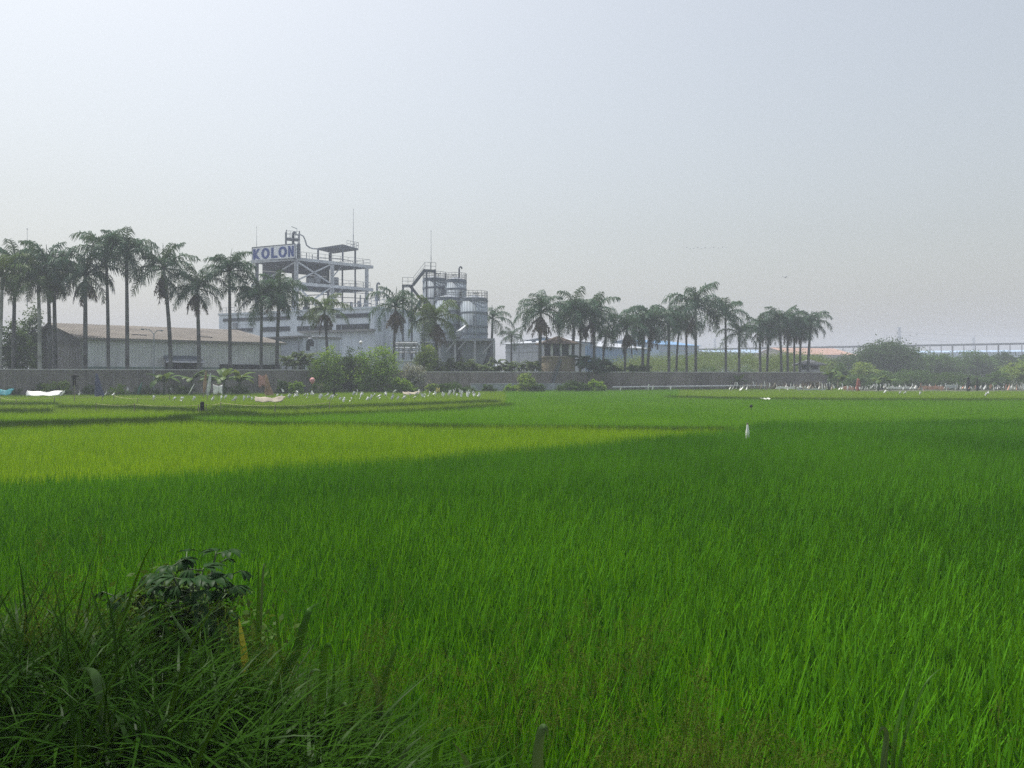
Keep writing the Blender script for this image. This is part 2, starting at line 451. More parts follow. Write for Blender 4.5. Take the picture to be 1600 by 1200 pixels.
# ------------------------------------------------------------------ ground
def bank(x, Y):
    """height of the grassy roadside bank the camera stands on"""
    e = 4.0 + 1.7 / (1 + np.exp((x + .6) * 2.2))
    t = np.clip((e - Y) / 2.4, 0, 1)
    return .95 * t * t * (3 - 2 * t)
xs = np.concatenate([np.linspace(-900, -14, 30), np.linspace(-13, 13, 105), np.linspace(14, 900, 30)])
ys = np.concatenate([np.linspace(-60, -1, 12), np.linspace(-.5, 9, 60), np.linspace(9.5, 130, 60), np.linspace(140, 950, 20)])
GX, GY = np.meshgrid(xs, ys)
rng = np.random.default_rng(3)
GZ = bank(GX, GY) + rng.normal(0, .012, GX.shape)
nx = len(xs); gi_ = np.arange((len(ys) - 1) * (nx - 1)); r_, c_ = gi_ // (nx - 1), gi_ % (nx - 1); b_ = r_ * nx + c_
tag(link('ground', np_mesh('ground', np.stack([GX, GY, GZ], -1).reshape(-1, 3), np.stack([b_, b_ + 1, b_ + nx + 1, b_ + nx], 1), M['soil'], True)), kind='structure')

# ------------------------------------------------------------------ the paddies
PXU = np.array([-400, 0, 225, 300, 430, 800, 1168]); PYU = np.array([666, 663, 657, 655, 658, 663, 666.5])
PXL = np.array([-400, 0, 400, 800, 1000, 1168]); PYL = np.array([790, 752, 725, 697, 681, 667])
BUNDS = [([(-300, 661), (0, 660), (100, 658), (225, 655), (300, 652)], 4.0, .30),
         ([(300, 654), (430, 657), (620, 659), (800, 662), (1145, 665)], 1.2, .12),
         ([(-300, 640), (0, 639), (82, 639)], 4.0, .26),
         ([(92, 633), (200, 633), (300, 637), (400, 643)], 3.2, .22),
         ([(265, 649), (330, 645), (450, 647), (560, 642), (700, 635), (800, 629)], 2.2, .22),
         ([(330, 633), (450, 634), (600, 630), (780, 624)], 2.2, .20),
         ([(-300, 629), (0, 628), (92, 628)], 2.0, .2),
         ([(1040, 618), (1200, 621), (1400, 622), (1900, 623)], 1.6, .2)]
def bund_top(px, py):
    """width in rows covered by a bund at these canopy pixels"""
    hit = np.zeros(len(px), dtype=int)
    for k, (pl, wd, h) in enumerate(BUNDS):
        p = np.array(pl, dtype=float)
        yy = np.interp(px, p[:, 0], p[:, 1], left=-1e6, right=-1e6)
        hit[np.abs(py - yy) < wd * .75] = k + 1
    return hit

def grid(y0, y1, sp, rng, margin=.80, extra=4):
    xsx = np.arange(-y1 * margin - extra, y1 * margin + extra, sp); ysy = np.arange(y0, y1, sp)
    X, Y = np.meshgrid(xsx, ysy); X = X.ravel(); Y = Y.ravel()
    X = X + rng.normal(0, sp * .22, len(X)); Y = Y + rng.normal(0, sp * .22, len(Y))
    k = np.abs(X) < Y * margin + extra
    return X[k], Y[k]

rng = np.random.default_rng(11)
zones = [(3.4, 15, .16, 0), (15, 42, .215, 1), (42, 118, .33, 2)]
mats3 = {'rice': M['rice'], 'young': M['rice_young'], 'plot': M['rice_mid'], 'far': M['rice_far']}
PROT = {}
for kind, mm in mats3.items():
    hh = {'rice': .66, 'young': .58, 'plot': .5, 'far': .64}[kind]
    PROT[kind] = []
    for z in range(3):
        for v in range(4):
            n, wd, segs, rad = [(32, .0074, 4, .07), (26, .0112, 3, .10), (18, .030, 2, .17)][z]
            V, Q = tuft(rng, n, rad, hh, wd, .16, .5, segs)
            PROT[kind].append(proto(kind + '_tuft', V, Q, mm))
acc = {k: ([], [], []) for k in ('rice', 'young', 'plot', 'far')}
bacc = ([], [], [])
for (y0, y1, sp, z) in zones:
    X, Y = grid(y0, y1, sp, rng)
    px = 800 + F * X / Y; py = HZ + (EYE - CAN) * F / Y
    # nothing grows on the bank, behind the wall or under the garden row
    keep = bank(X, Y) < .12
    wy = 80 + (X + 53) * 40 / 102.0
    keep &= (Y < wy - 1.5) | (px > 1320)
    keep &= ~((Y > 97) & (px > 1320))
    upper = np.interp(px, PXU, PYU); lower = np.interp(px, PXL, PYL)
    young = (py > upper) & (py < lower) & (px < 1170)
    young |= (px < 330) & (py > 643) & (py < np.interp(px, [-400, 225, 330], [658, 652, 646]))
    b = bund_top(px, py)
    gard = (px < 790) & (py < np.interp(px, [-400, 0, 270, 330, 450, 560, 700, 800], [656, 654, 650, 643, 645, 641, 634, 627]))
    gard |= (px > 1060) & (py < 621)
    fr_ = (py < np.interp(px, [-400, 1145, 1200, 1700, 2400], [666, 666, 657, 652, 650])) & ~young & ~gard
    for nm, sel in (('young', young), ('plot', gard & ~young), ('far', fr_), ('rice', ~young & ~gard & ~fr_)):
        s = sel & keep & (b == 0); n = int(s.sum())
        acc[nm][0].append(np.stack([X[s], Y[s], np.zeros(n)], 1))
        hs_ = rng.uniform(.88, 1.1, n) + .07 * np.sin(X[s] * .7 + 1.3 * np.sin(Y[s] * .3)) * np.sin(Y[s] * .45)
        if nm == 'plot': acc[nm][0][-1][:, 2] = .10
        acc[nm][1].append(np.stack([np.ones(n), np.ones(n), hs_], 1)); acc[nm][2].append(z * 4 + rng.integers(0, 4, n))
    s = (b > 0) & keep; n = int(s.sum())
    reps = 3
    Xb = np.repeat(X[s], reps) + rng.normal(0, sp * .4, n * reps); Yb = np.repeat(Y[s], reps) + rng.normal(0, sp * .4, n * reps)
    hb_ = np.array([0] + [q[2] for q in BUNDS])[np.repeat(b[s], reps)]
    bacc[0].append(np.stack([Xb, Yb, np.zeros(n * reps)], 1))
    bacc[1].append(np.stack([np.ones(n * reps)] * 2 + [(.58 + .36 * hb_ * rng.uniform(.3, 1.3, n * reps)) / .66], 1))
    bacc[2].append(z * 4 + rng.integers(0, 4, n * reps))
def fin(a):
    p, s, i = (np.concatenate(q) for q in a)
    r = np.stack([rng.normal(0, .06, len(p)), rng.normal(0, .06, len(p)), rng.uniform(0, 6.283, len(p))], 1)
    return p, r, s, i
for nm, oname, lab in (('rice', 'rice_crop', 'dense dark green rice filling the near paddy'),
                       ('far', 'rice_crop', 'mid green rice in the far parcels between the bund and the brown wall'),
                       ('young', 'rice_crop', 'bright yellow green younger rice in the long wedge parcel below the bund'),
                       ('plot', 'rice_crop', 'paler green rice in the raised plots below the perimeter wall')):
    p, r, s, i = fin(acc[nm])
    scatter(oname, p, r, s, i, PROT[nm], mats3[nm], lab, 'rice')
bp = []
for z in range(3):
    for v in range(4):
        n, wd, segs, rad = [(26, .012, 4, .09), (22, .02, 3, .13), (18, .04, 2, .24)][z]
        V, Q = tuft(rng, n, rad, .66, wd, .45, .9, segs)
        bp.append(proto('bund_tuft', V, Q, M['bund']))
p, r, s, i = fin(bacc)
scatter('bund_grass', p, r, s, i, bp, M['bund'], 'darker rough grass growing along the low bunds between parcels', 'grass')

# ------------------------------------------------------------------ perimeter walls
def wpt(px, off=0.0):
    """point on the wall line, OFF metres behind it"""
    Y = wall_y(px); n = Vector((-40, 102, 0)).normalized()
    return Vector((xat(px, Y), Y, 0)) + n * off
def panel_wall(px0, px1, h, m, label, off=0.0):
    a, b = wpt(px0, off), wpt(px1, off); d = b - a; n = max(1, round(d.length / 2.3)); rz = math.atan2(d.y, d.x)
    t = thing('concrete_wall', a, label, 'wall')
    pn = MB(); po = MB()
    for i in range(n):
        p = a + d * ((i + .5) / n)
        pn.box((p.x, p.y, h / 2 - .1), (d.length / n - .10, .14, h + .2), rz)
    for i in range(n + 1):
        p = a + d * (i / n)
        po.box((p.x, p.y, h / 2 - .1), (.10, .10, h + .19), rz)
    pn.build('panelling', m, t); po.build('joint_posts', M['trim'], t)
    c = MB(); p = a + d * .5; c.box((p.x, p.y, h + .06), (d.length + .1, .24, .12), rz)
    c.build('coping', M['coping'], t)
panel_wall(-190, 634, 3.06, M['concrete'], 'long weathered grey concrete wall in front of the sheet metal warehouse')
panel_wall(664, 1292, 2.86, M['concrete_b'], 'long brownish grey concrete wall below the silos and the farther palms')
lw = MB(); a, b = wpt(727, -2.2), wpt(872, -2.2); d = b - a
for i in range(9):
    p = a + d * ((i + .5) / 9); lw.box((p.x, p.y, .62), (d.length / 9 - .05, .22, 1.5), math.atan2(d.y, d.x))
p = a + d * .5; lw.box((p.x, p.y, 1.40), (d.length, .30, .08), math.atan2(d.y, d.x))
tag(lw.build('low_wall', M['lowwall']), 'low bluish block wall standing in front of the brown concrete wall', 'low wall')
pw = MB(); pw.tube([(*wpt(948, -1.6).xy, .86), (*wpt(1040, -1.6).xy, .90), (*wpt(1185, -1.6).xy, .95)], .12, 8)
for px in (952, 1000, 1035, 1085, 1130, 1180):
    q = wpt(px, -1.6); pw.bar((q.x, q.y, -.1), (q.x, q.y, .82), .07)
tag(pw.build('water_pipe', M['post_white']), 'long white pipe on short posts along the foot of the wall', 'pipe')

# ------------------------------------------------------------------ warehouse
WA = Vector((xat(127, 85), 85, 0)); wd = Vector((.755, .656, 0)); wn = Vector((-.656, .755, 0))
WL, WW, WE, WRG = 23.2, 31.8, 6.65, 9.0
t = thing('warehouse', WA, 'low sheet metal warehouse with a brown pitched roof behind the concrete wall', 'warehouse')
def wp(l, w_, z): q = WA + wd * l + wn * w_; return (q.x, q.y, z)
m = MB(); n = 66
for i in range(n):                                 # ribbed cladding
    l0, l1 = WL * i / n, WL * (i + 1) / n; lm = l0 + (l1 - l0) * .62
    m.quad(wp(l0, 0, .9), wp(lm, 0, .9), wp(lm, 0, WE), wp(l0, 0, WE))
    m.quad(wp(lm, 0, .9), wp(l1, .05, .9), wp(l1, .05, WE), wp(lm, 0, WE))
    m.quad(wp(l1, .05, .9), wp(l1, 0, .9), wp(l1, 0, WE), wp(l1, .05, WE))
m.build('front_wall', M['shed_wall'], t)
m = MB(); n = 40
for i in range(n):
    w0, w1 = WW * i / n, WW * (i + 1) / n
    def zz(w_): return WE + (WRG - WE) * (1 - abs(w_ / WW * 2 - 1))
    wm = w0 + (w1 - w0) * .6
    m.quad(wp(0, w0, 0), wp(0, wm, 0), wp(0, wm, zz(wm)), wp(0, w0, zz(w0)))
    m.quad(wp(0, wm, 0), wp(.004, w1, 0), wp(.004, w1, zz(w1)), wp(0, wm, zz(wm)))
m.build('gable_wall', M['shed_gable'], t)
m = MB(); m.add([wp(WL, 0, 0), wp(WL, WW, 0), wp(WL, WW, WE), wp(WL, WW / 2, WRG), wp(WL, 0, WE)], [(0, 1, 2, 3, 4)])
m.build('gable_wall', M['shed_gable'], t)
m = MB(); ov = .5; rt = .12
for sgn in (0, 1):
    w0, w1 = (-ov, WW / 2) if sgn == 0 else (WW / 2, WW + ov)
    z0 = WE - ov * (WRG - WE) / (WW / 2); za, zb = (z0, WRG) if sgn == 0 else (WRG, z0)
    n = 70
    for i in range(n):
        l0, l1 = -ov + (WL + 2 * ov) * i / n, -ov + (WL + 2 * ov) * (i + 1) / n; lm = l0 + (l1 - l0) * .7
        m.quad(wp(l0, w0, za + rt), wp(lm, w0, za + rt), wp(lm, w1, zb + rt), wp(l0, w1, zb + rt))
        m.quad(wp(lm, w0, za + rt), wp(l1, w0, za + rt - .05), wp(l1, w1, zb + rt - .05), wp(lm, w1, zb + rt))
    m.quad(wp(-ov, w0, za), wp(-ov, w1, zb), wp(WL + ov, w1, zb), wp(WL + ov, w0, za))
    m.quad(wp(-ov, w0, za), wp(-ov, w0, za + rt), wp(-ov, w1, zb + rt), wp(-ov, w1, zb))
m.build('roof', M['shed_roof'], t)
m = MB(); zf = WE - ov * (WRG - WE) / (WW / 2)
m.bar(wp(-ov, -ov - .06, zf - .02), wp(WL + ov, -ov - .06, zf - .02), .12, .26)
m.build('gutter', M['trim'], t)
m = MB(); p0, p1 = wp(0, -.06, .3), wp(WL, -.06, .3)
m.bar(wp(.0, -.02, 1.72), wp(WL, -.02, 1.72), .12, 3.5); m.build('plinth', M['plinth'], t)
m = MB(); m.bar(wp(15.2, -.13, 3.1), wp(WL - .3, -.13, 3.1), .1, 1.5); m.build('low_opening', M['dark'], t)
m = MB(); m.bar(wp(0, -.05, 3.6), wp(0, -.05, WE), .14); m.bar(wp(.02, -.05, .9), wp(.02, -.05, 3.6), .14); m.build('corner_trim', M['trim'], t)
for l in (6.2, 14.0):
    m = MB(); m.bar(wp(l, 4.0, WE + .75), wp(l + 1.6, 3.6, WE + .69), .5, .06); m.build('skylight', M['roof_white'], t)
m = MB(); a = 8.6
m.add([wp(a, -.02, 4.75), wp(a + 4.0, -.02, 4.75), wp(a + 4.3, -1.9, 3.95), wp(a - .2, -1.9, 3.95),
       wp(a, -.02, 4.83), wp(a + 4.0, -.02, 4.83), wp(a + 4.3, -1.9, 4.03), wp(a - .2, -1.9, 4.03)],
      [(3, 2, 1, 0), (4, 5, 6, 7), (0, 1, 5, 4), (1, 2, 6, 5), (2, 3, 7, 6), (3, 0, 4, 7)])
for l in (a + .1, a + 3.9): m.bar(wp(l, -1.7, 0), wp(l, -1.7, 4.0), .08)
m.build('awning', M['awning'], t)
m = MB(); m.bar(wp(a + .2, -.12, 2.0), wp(a + 3.8, -.12, 2.0), .12, 4.0); m.build('door', M['dark'], t)

# ------------------------------------------------------------------ white factory building
A = Vector((xat(586, 125), 125, 0)); d1 = Vector((-30.9, 15, 0)).normalized(); d2 = Vector((15, 30.9, 0)).normalized()
L1, L2, HT = 34.6, 14.5, 13.4
t = thing('factory_building', A, 'white factory block with dark strip windows below the steel tower', 'building')
def fp(l, w_, z): q = A + d1 * l + d2 * w_; return (q.x, q.y, z)
m = MB()
m.add([fp(0, 0, -.2), fp(L1, 0, -.2), fp(L1, L2, -.2), fp(0, L2, -.2), fp(0, 0, HT), fp(L1, 0, HT), fp(L1, L2, HT), fp(0, L2, HT)],
      [(0, 1, 5, 4), (1, 2, 6, 5), (2, 3, 7, 6), (3, 0, 4, 7), (4, 5, 6, 7)])
m.build('wall', M['white'], t)
m = MB()
for (a, b) in ((fp(0, 0, HT), fp(L1, 0, HT)), (fp(0, 0, HT), fp(0, L2, HT)), (fp(L1, 0, HT), fp(L1, L2, HT))):
    a, b = Vector(a), Vector(b); m.bar(a + Vector((0, 0, .1)), b + Vector((0, 0, .1)), .5, .3)
m.build('parapet', M['white_b'], t)
def fl(px):       # distance along the front face for a picture column
    u = (px - 800) / F
    return (u * A.y - A.x) / (d1.x - u * d1.y)
def fz(py, px): q = A + d1 * fl(px); return zat(py, q.y)
for (x0, x1, y0, y1) in ((349, 394, 497.5, 501.5), (398, 453, 495.5, 500), (465, 513, 493.5, 498.5), (526, 577, 490.5, 496),
                         (360, 395, 513.5, 518.5), (410, 453, 511, 517.5), (465, 518, 509.5, 516.5), (526, 577, 507, 515)):
    la, lb = fl(x0), fl(x1); za, zb = fz(y1, (x0 + x1) / 2), fz(y0, (x0 + x1) / 2)
    w_ = MB(); k = 6
    for e in range(k + 1):
        l = la + (lb - la) * e / k; w_.bar(fp(l, -.06, za), fp(l, -.06, zb), .09)
    for z in (za, zb): w_.bar(fp(la, -.06, z), fp(lb, -.06, z), .12)
    wo_ = w_.build('window', M['steel_dk'], t)
    g = MB(); g.quad(fp(la, -.03, za), fp(lb, -.03, za), fp(lb, -.03, zb), fp(la, -.03, zb)); g.build('pane', M['glass'], wo_)
m = MB(); la, lb = fl(473), fl(586)
m.bar(fp(la, -.5, fz(517.5, 530)), fp(lb - .1, -.5, fz(517.5, 530)), 1.0, .35); m.build('ledge', M['trim'], t)
for a, b, w_ in ((fl(586) + .1, -.04, .12), (-.08, 2.8, .12), (-.08, 9.8, .12), (6.8, -.03, .08), (13.5, -.03, .08), (21.0, -.03, .08), (28.0, -.03, .08)):
    m = MB(); m.bar(fp(a, b, .3), fp(a, b, HT - .1), w_); m.build('downpipe', M['white_b'], t)
m = MB(); m.bar(fp(fl(372), -.25, fz(508, 372)), fp(fl(366), -.25, fz(508, 366)), .45, .8); m.build('air_conditioner', M['steel'], t)
# rail on the roof's left end
m = MB(); m.rail([fp(L1 - .4, .4, HT + .2), fp(L1 - 3.5, .4, HT + .2)], 1.1, 1.0, .035); m.build('roof_railing', M['rail'], t)
t = thing('annex_building', at(448, 545, 112), 'low white annex with a dark eave in front of the factory block', 'annex')
q0, q1 = Vector((xat(418, 117), 117, 0)), Vector((xat(473, 112), 112, 0)); dd = (q1 - q0).normalized(); nn = Vector((-dd.y, dd.x, 0))
m = MB(); z1 = zat(528, 114)
m.prism([q0, q1, q1 + nn * 7, q0 + nn * 7], -.1, z1); m.build('wall', M['white_b'], t)
m = MB(); m.prism([q0 - dd * .3 - nn * .9, q1 + dd * .3 - nn * .9, q1 + nn * 7.2 + dd * .3, q0 + nn * 7.2 - dd * .3], z1, z1 + .22); m.build('roof', M['trim'], t)
for q in (q0, q1):
    m = MB(); m.bar(q - nn * .7 + Vector((0, 0, -.1)), q - nn * .7 + Vector((0, 0, z1)), .16); m.build('post', M['steel'], t)
m = MB(); c = q0 + (q1 - q0) * .45 - nn * .05; m.bar(c + Vector((0, 0, 0)), c + Vector((0, 0, 2.6)), 2.4, .1); m.build('door', M['dark'], t)
m = MB(); Y = 110
m.tube([at(481, 548, Y), at(481.5, 533, Y), at(483, 530, Y), at(486, 530, Y), at(487.5, 533, Y), at(487.5, 541, Y)], .28, 10)
tag(m.build('vent_duct', M['steel_dk'], None, True), 'dark hooked duct standing beside the low white annex', 'duct')
def pole_lamp(name, px, ytop, ybot, Y, arms, label, r=.06):
    t = thing(name, at(px, ybot, Y), label, 'lamp'); z0 = -.1
    m = MB(); b = at(px, ytop, Y); m.tube([(b.x, Y, z0), (b.x, Y, b.z)], r, 8); m.build('pole', M['steel'], t)
    for ax, ay in arms:
        e = at(px + ax, ytop + ay, Y)
        m = MB(); m.tube([b, (b + e) / 2 + Vector((0, 0, abs(e.x - b.x) * .22)), e], r * .7, 6); m.build('arm', M['steel'], t)
        m = MB(); s = 1 if ax > 0 else -1; m.lathe((e.x + s * .2, Y, e.z - .05), [(.02, .1), (.16, .08), (.2, 0), (.12, -.06), (.02, -.08)], 10); m.build('lamp_head', M['steel_lt'], t)
pole_lamp('street_lamp', 495, 527, 548, 109, [(-3.5, -1), (3.5, -1)], 'two armed lamp post between the annex and the bushes')
pole_lamp('street_lamp', 240.5, 522, 578, 84.3, [(-15, -8), (9, -6)], 'slim lamp post with long curved arm in front of the warehouse')
pole_lamp('street_lamp', 811, 536, 560, 125, [(11, -5)], 'lamp post with one outstretched arm beside the white low shed')
for px, py, lab in ((564, 538, 'white globe lamp above the big bush before the factory block'), (635, 542, 'white globe lamp beside the pipe rack')):
    t = thing('globe_lamp', at(px, py + 20, 108), lab, 'lamp'); c = at(px, py, 108)
    m = MB(); m.tube([(c.x, c.y, -.1), (c.x, c.y, c.z)], .05, 8); m.build('pole', M['steel_lt'], t)
    m = MB(); m.lathe((c.x, c.y, c.z), [(.05, -.02), (.2, .08), (.27, .25), (.2, .42), (.05, .5)], 14); m.build('globe', M['plastic'], t, True)

# ------------------------------------------------------------------ steel tower with the sign
TA = at(463, 585, 137); TB = at(577, 585, 147); TC = at(399, 585, 140.5)
TA.z = TB.z = TC.z = 0
eR, eL = TB - TA, TC - TA
def tp(r, l, z): q = TA + eR * r + eL * l; return Vector((q.x, q.y, z))
def on_right(px):
    u = (px - 800) / F; return (u * TA.y - TA.x) / (eR.x - u * eR.y)
Z1, Z2, Z3 = 13.4, 19.0, 23.35
sM = on_right(519); s5 = on_right(573)
t = thing('steel_tower', tp(.4, .5, Z1), 'open steel process tower with decks and bracing above the white factory', 'tower')
for r, l, w_ in ((0, 0, .6), (sM, 0, .62), (s5, 0, .62), (0, .96, .5), (sM, .96, .42), (s5, .96, .42)):
    m = MB(); p = tp(r, l, 0)
    hgt = Z3
    m.bar((p.x, p.y, Z1 - 1.2), (p.x, p.y, hgt - .25), w_ * .28, w_)         # I-section
    m.bar((p.x + w_ * .36, p.y, Z1 - 1.2), (p.x + w_ * .36, p.y, hgt - .25), w_ * .26, w_ * .98)
    m.bar((p.x - w_ * .36, p.y, Z1 - 1.2), (p.x - w_ * .36, p.y, hgt - .25), w_ * .26, w_ * .98)
    m.build('column', M['steel_lt'] if l == 0 else M['steel_dk'], t)
for z in (Z2, Z3):
    m = MB(); m.prism([tp(-.01, -.02, 0), tp(1.02, -.02, 0), tp(1.02, 1.02, 0), tp(-.01, 1.02, 0)], z - .12, z)
    for l in (.2, .4, .6, .8): m.bar(tp(0, l, z - .3), tp(1, l, z - .3), .15, .34)
    m.build('deck', M['steel_dk'], t)
    m = MB()
    m.bar(tp(-.02, -.045, z - .22), tp(1.03, -.045, z - .22), .16, .55); m.bar(tp(-.035, -.02, z - .22), tp(-.035, 1.03, z - .22), .16, .55)
    m.bar(tp(1.04, -.02, z - .22), tp(1.04, 1.03, z - .22), .16, .5); m.bar(tp(-.02, 1.05, z - .22), tp(1.03, 1.05, z - .22), .16, .5)
    m.build('edge_beam', M['steel_lt'], t)
for (r0, z0, r1, z1) in ((.01, Z3 - .5, sM - .01, Z2 + .3), (.01, Z2 + .3, sM - .01, Z3 - .5),
                         (.02, Z2 - .5, .30, Z1 + 1.2), (sM - .02, Z2 - .5, .20, Z1 + 2.4)):
    m = MB(); m.bar(tp(r0, .02, z0), tp(r1, .02, z1), .26); m.build('brace', M['steel_lt'], t)
for (r0, z0, r1, z1) in ((sM + .03, Z3 - 2.6, sM + .15, Z3 - .4), (sM + .03, Z2 - 2.6, sM + .15, Z2 - .4)):
    m = MB(); m.bar(tp(r0, .02, z0), tp(r1, .02, z1), .18); m.build('brace', M['steel'], t)
for (l0, z0, l1, z1) in ((.05, Z3 - .6, .9, Z2 + .3), (.05, Z2 - .5, .9, Z1 + .6), (.9, Z2 - .5, .05, Z1 + .6)):
    m = MB(); m.bar(tp(.02, l0, z0), tp(.02, l1, z1), .2); m.build('brace', M['steel_lt'], t)
# dark back panels with an opening to the sky
m = MB()
def bk(r, z): return tp(r, .9, z)
def bp_(r0, r1, z0, z1):
    a, b = bk(r0, (z0 + z1) / 2), bk(r1, (z0 + z1) / 2); m.bar(a, b, .12, z1 - z0)
bp_(.04, .94, Z2 + 2.55, Z3 - .35); bp_(.04, .28, Z2 + .1, Z2 + 2.5); bp_(.62, .94, Z2 + .1, Z2 + 2.5)
bp_(.05, .32, Z1 + 2.2, Z2 - .4)
m.build('back_panel', M['steel_dk'], t)
for z in (Z2, Z3):
    m = MB(); r0 = sM if z == Z2 else .03
    m.rail([tp(r0 + .02, -.02, z), tp(1.0, -.02, z), tp(1.0, .95, z)], 1.15, 1.6, .028)
    if z == Z3:
        m.tube([tp(.72, .9, z + 1.6), tp(.93, .6, z + 1.55), tp(.985, .4, z + 1.1), tp(1.0, .3, z - .1)], .07, 8)
    m.build('railing', M['rail'], t)
# canopy roof on the top deck
N_, Lc, Rc = at(535.6, 585, 140.8), at(496, 585, 145), at(560, 585, 145.5)
Fc = Lc + Rc - N_
m = MB(); m.prism([N_, Rc, Fc, Lc], 26.1, 26.42); m.build('canopy_roof', M['steel_dk'], t)
for px, Y, w_ in ((497, 144.6, .28), (516, 146.5, .5), (535.5, 141.3, .26), (555, 145, .3), (479, 141, .12), (488, 142.5, .12)):
    m = MB(); p = at(px, 585, Y); zt = 26.12 if px > 490 else Z3 + 1.5
    m.bar((p.x, p.y, Z3), (p.x, p.y, zt if px != 516 else 25.7), w_); m.build('canopy_post', M['steel_dk'], t)
m = MB(); m.rail([at(542, 585, 143) * 1 + Vector((0, 0, 26.42 - EYE)), at(560, 585, 145.3) + Vector((0, 0, 26.42 - EYE)), at(548, 585, 148) + Vector((0, 0, 26.42 - EYE))], 1.1, .9, .028)
m.build('railing', M['rail'], t)
for px in (535, 555):
    m = MB(); p = at(px, 585, 146.6); m.bar((p.x, p.y, Z1 - .2), (p.x, p.y, Z3 - .15), .26); m.build('inner_column', M['steel_dk'], t)
# head platform behind the sign with hooked vent and ducts
m = MB(); zp = zat(372, 139); P = [at(447.5, 585, 138.5), at(468, 585, 139.5), at(466, 585, 142), at(446, 585, 141)]
for p in P: p.z = 0
m.prism(P, zp - .12, zp)
for p in P: m.bar((p.x, p.y, Z3), (p.x, p.y, zp + 1.4), .13)
m.build('head_platform', M['steel_dk'], t)
m = MB(); PP = [Vector((p.x, p.y, zp)) for p in P]; m.rail(PP + [PP[0]], 1.25, .8, .026); m.build('railing', M['rail'], t)
m = MB(); m.tube([at(458, 383, 140), at(458, 368, 140), at(458.4, 364, 140), at(460, 362.6, 140), at(461.8, 364, 140), at(462, 367, 140)], .24, 10)
m.build('hooked_vent', M['steel_dk'], t, True)
m = MB(); m.tube([at(460, 366.5, 139.6), at(469, 366.4, 140), at(474, 369, 140.4), at(477, 376, 140.6), at(479, 383, 141), at(484, 387, 142), at(489, 388.4, 143), at(497, 388.8, 144)], .13, 8)
m.build('duct', M['steel'], t, True)
m = MB(); m.lathe((at(455, 585, 140).x, 140, Z3), [(.9, 0), (.9, 1.0), (.6, 1.5), (.2, 1.7)], 16); m.build('hopper', M['steel_dk'], t)
m = MB(); m.bar(at(464, 362, 139), at(464, 356.5, 139), .06); m.bar(at(464, 357.5, 139), at(455.5, 354, 139), .12); m.build('flood_lamp', M['steel_lt'], t)
# equipment on the middle deck and the roof below
m = MB(); c = at(496, 585, 141); m.lathe((c.x, c.y, Z2), [(.1, .2), (.55, .35), (.62, .9), (.62, 1.5), (.3, 2.0), (.1, 2.1)], 14)
m.build('process_vessel', M['steel'], t)
m = MB(); c2 = at(486, 585, 141.5); m.box((c2.x, c2.y, Z2 + .75), (1.6, .8, 1.1)); m.build('control_box', M['steel_lt'], t)
m = MB(); c3 = at(525.5, 585, 144); m.box((c3.x, c3.y, Z2 + .9), (.75, .7, 1.7)); m.build('motor_cabinet', M['steel'], t)
m = MB()
for px, y0, y1, w_ in ((563, 461, 480, .5), (560, 470, 481, .8), (570, 466, 481, .7), (549, 472, 482, 1.0), (478, 470, 484, 1.2), (500, 474, 484, 1.4)):
    Y = 142; a, b = at(px, y1, Y), at(px, y0, Y); a.z = Z1 - .1; m.tube([a, a + (b - a) * .6, a + (b - a) * .62, b], [w_ * .5, w_ * .5, w_ * .3, w_ * .22], 10)
for y in (458, 466, 474): m.tube([at(519, y - 2, 143), at(545, y - 1, 144), at(580, y + 1, 145)], .07, 6)
for y in (462, 476): m.tube([at(470, y, 142), at(515, y - 2, 143)], .09, 6)
m.build('pipework', M['steel_dk'], t)
# the rest of the roof plant, right of the tower
t = thing('roof_plant', at(590, 482, 133), 'railed roof platform with a slim hooked vent at the right roof edge', 'roof plant')
m = MB(); a, b = at(580, 585, 136), at(607, 585, 132); a.z = b.z = Z1 + .35; m.bar(a, b, 1.6, .12)
m.build('platform', M['steel_dk'], t)
m = MB()
for z in (Z1 + .4, Z1 + 1.6): m.rail([Vector((a.x, a.y, z)), Vector((b.x, b.y, z))], 1.1, 1.3, .05)
m.rail([Vector((at(549, 585, 138).x, 138, Z1 + .2)), Vector((a.x, a.y, Z1 + .2))], 1.6, 1.4, .05)
m.build('railing', M['rail'], t)
m = MB(); m.tube([at(589, 482, 134), at(589, 446, 134), at(589.6, 443, 134), at(591, 441.8, 134), at(592.6, 443, 134), at(592.8, 445, 134)], .16, 8); m.tube([at(589, 470, 134), at(589, 455, 134)], [.42, .2], 10)
m.build('hooked_vent', M['steel_dk'], t, True)
m = MB(); m.tube([at(592, 455, 134), at(599, 456, 134), at(603, 460, 134), at(605, 468, 134)], .1, 8); m.build('duct', M['steel'], t, True)

# sign
SL, SR = at(396, 397.3, 140.6), at(462.5, 393.4, 136.5)
zt_l, zb_l = zat(387, 140.6), zat(407.6, 140.6); zt_r, zb_r = zat(382, 136.5), zat(404.8, 136.5)
ZT, ZB = (zt_l + zt_r) / 2, (zb_l + zb_r) / 2
SL.z = SR.z = 0; sw = SR - SL; SWID = sw.length; su = sw.normalized(); sn = Vector((su.y, -su.x, 0))   # sn looks at the camera
t = thing('factory_sign', SL + sw * .5 + Vector((0, 0, ZB)), 'white rooftop sign board with big blue capital letters on the steel tower', 'sign')
def sp(u, v, d): q = SL + su * (u * SWID) + sn * d; return (q.x, q.y, ZB + (ZT - ZB) * v)
m = MB(); vs = [sp(0, 0, .3), sp(1, 0, .3), sp(1, 1, .3), sp(0, 1, .3), sp(0, 0, -.3), sp(1, 0, -.3), sp(1, 1, -.3), sp(0, 1, -.3)]
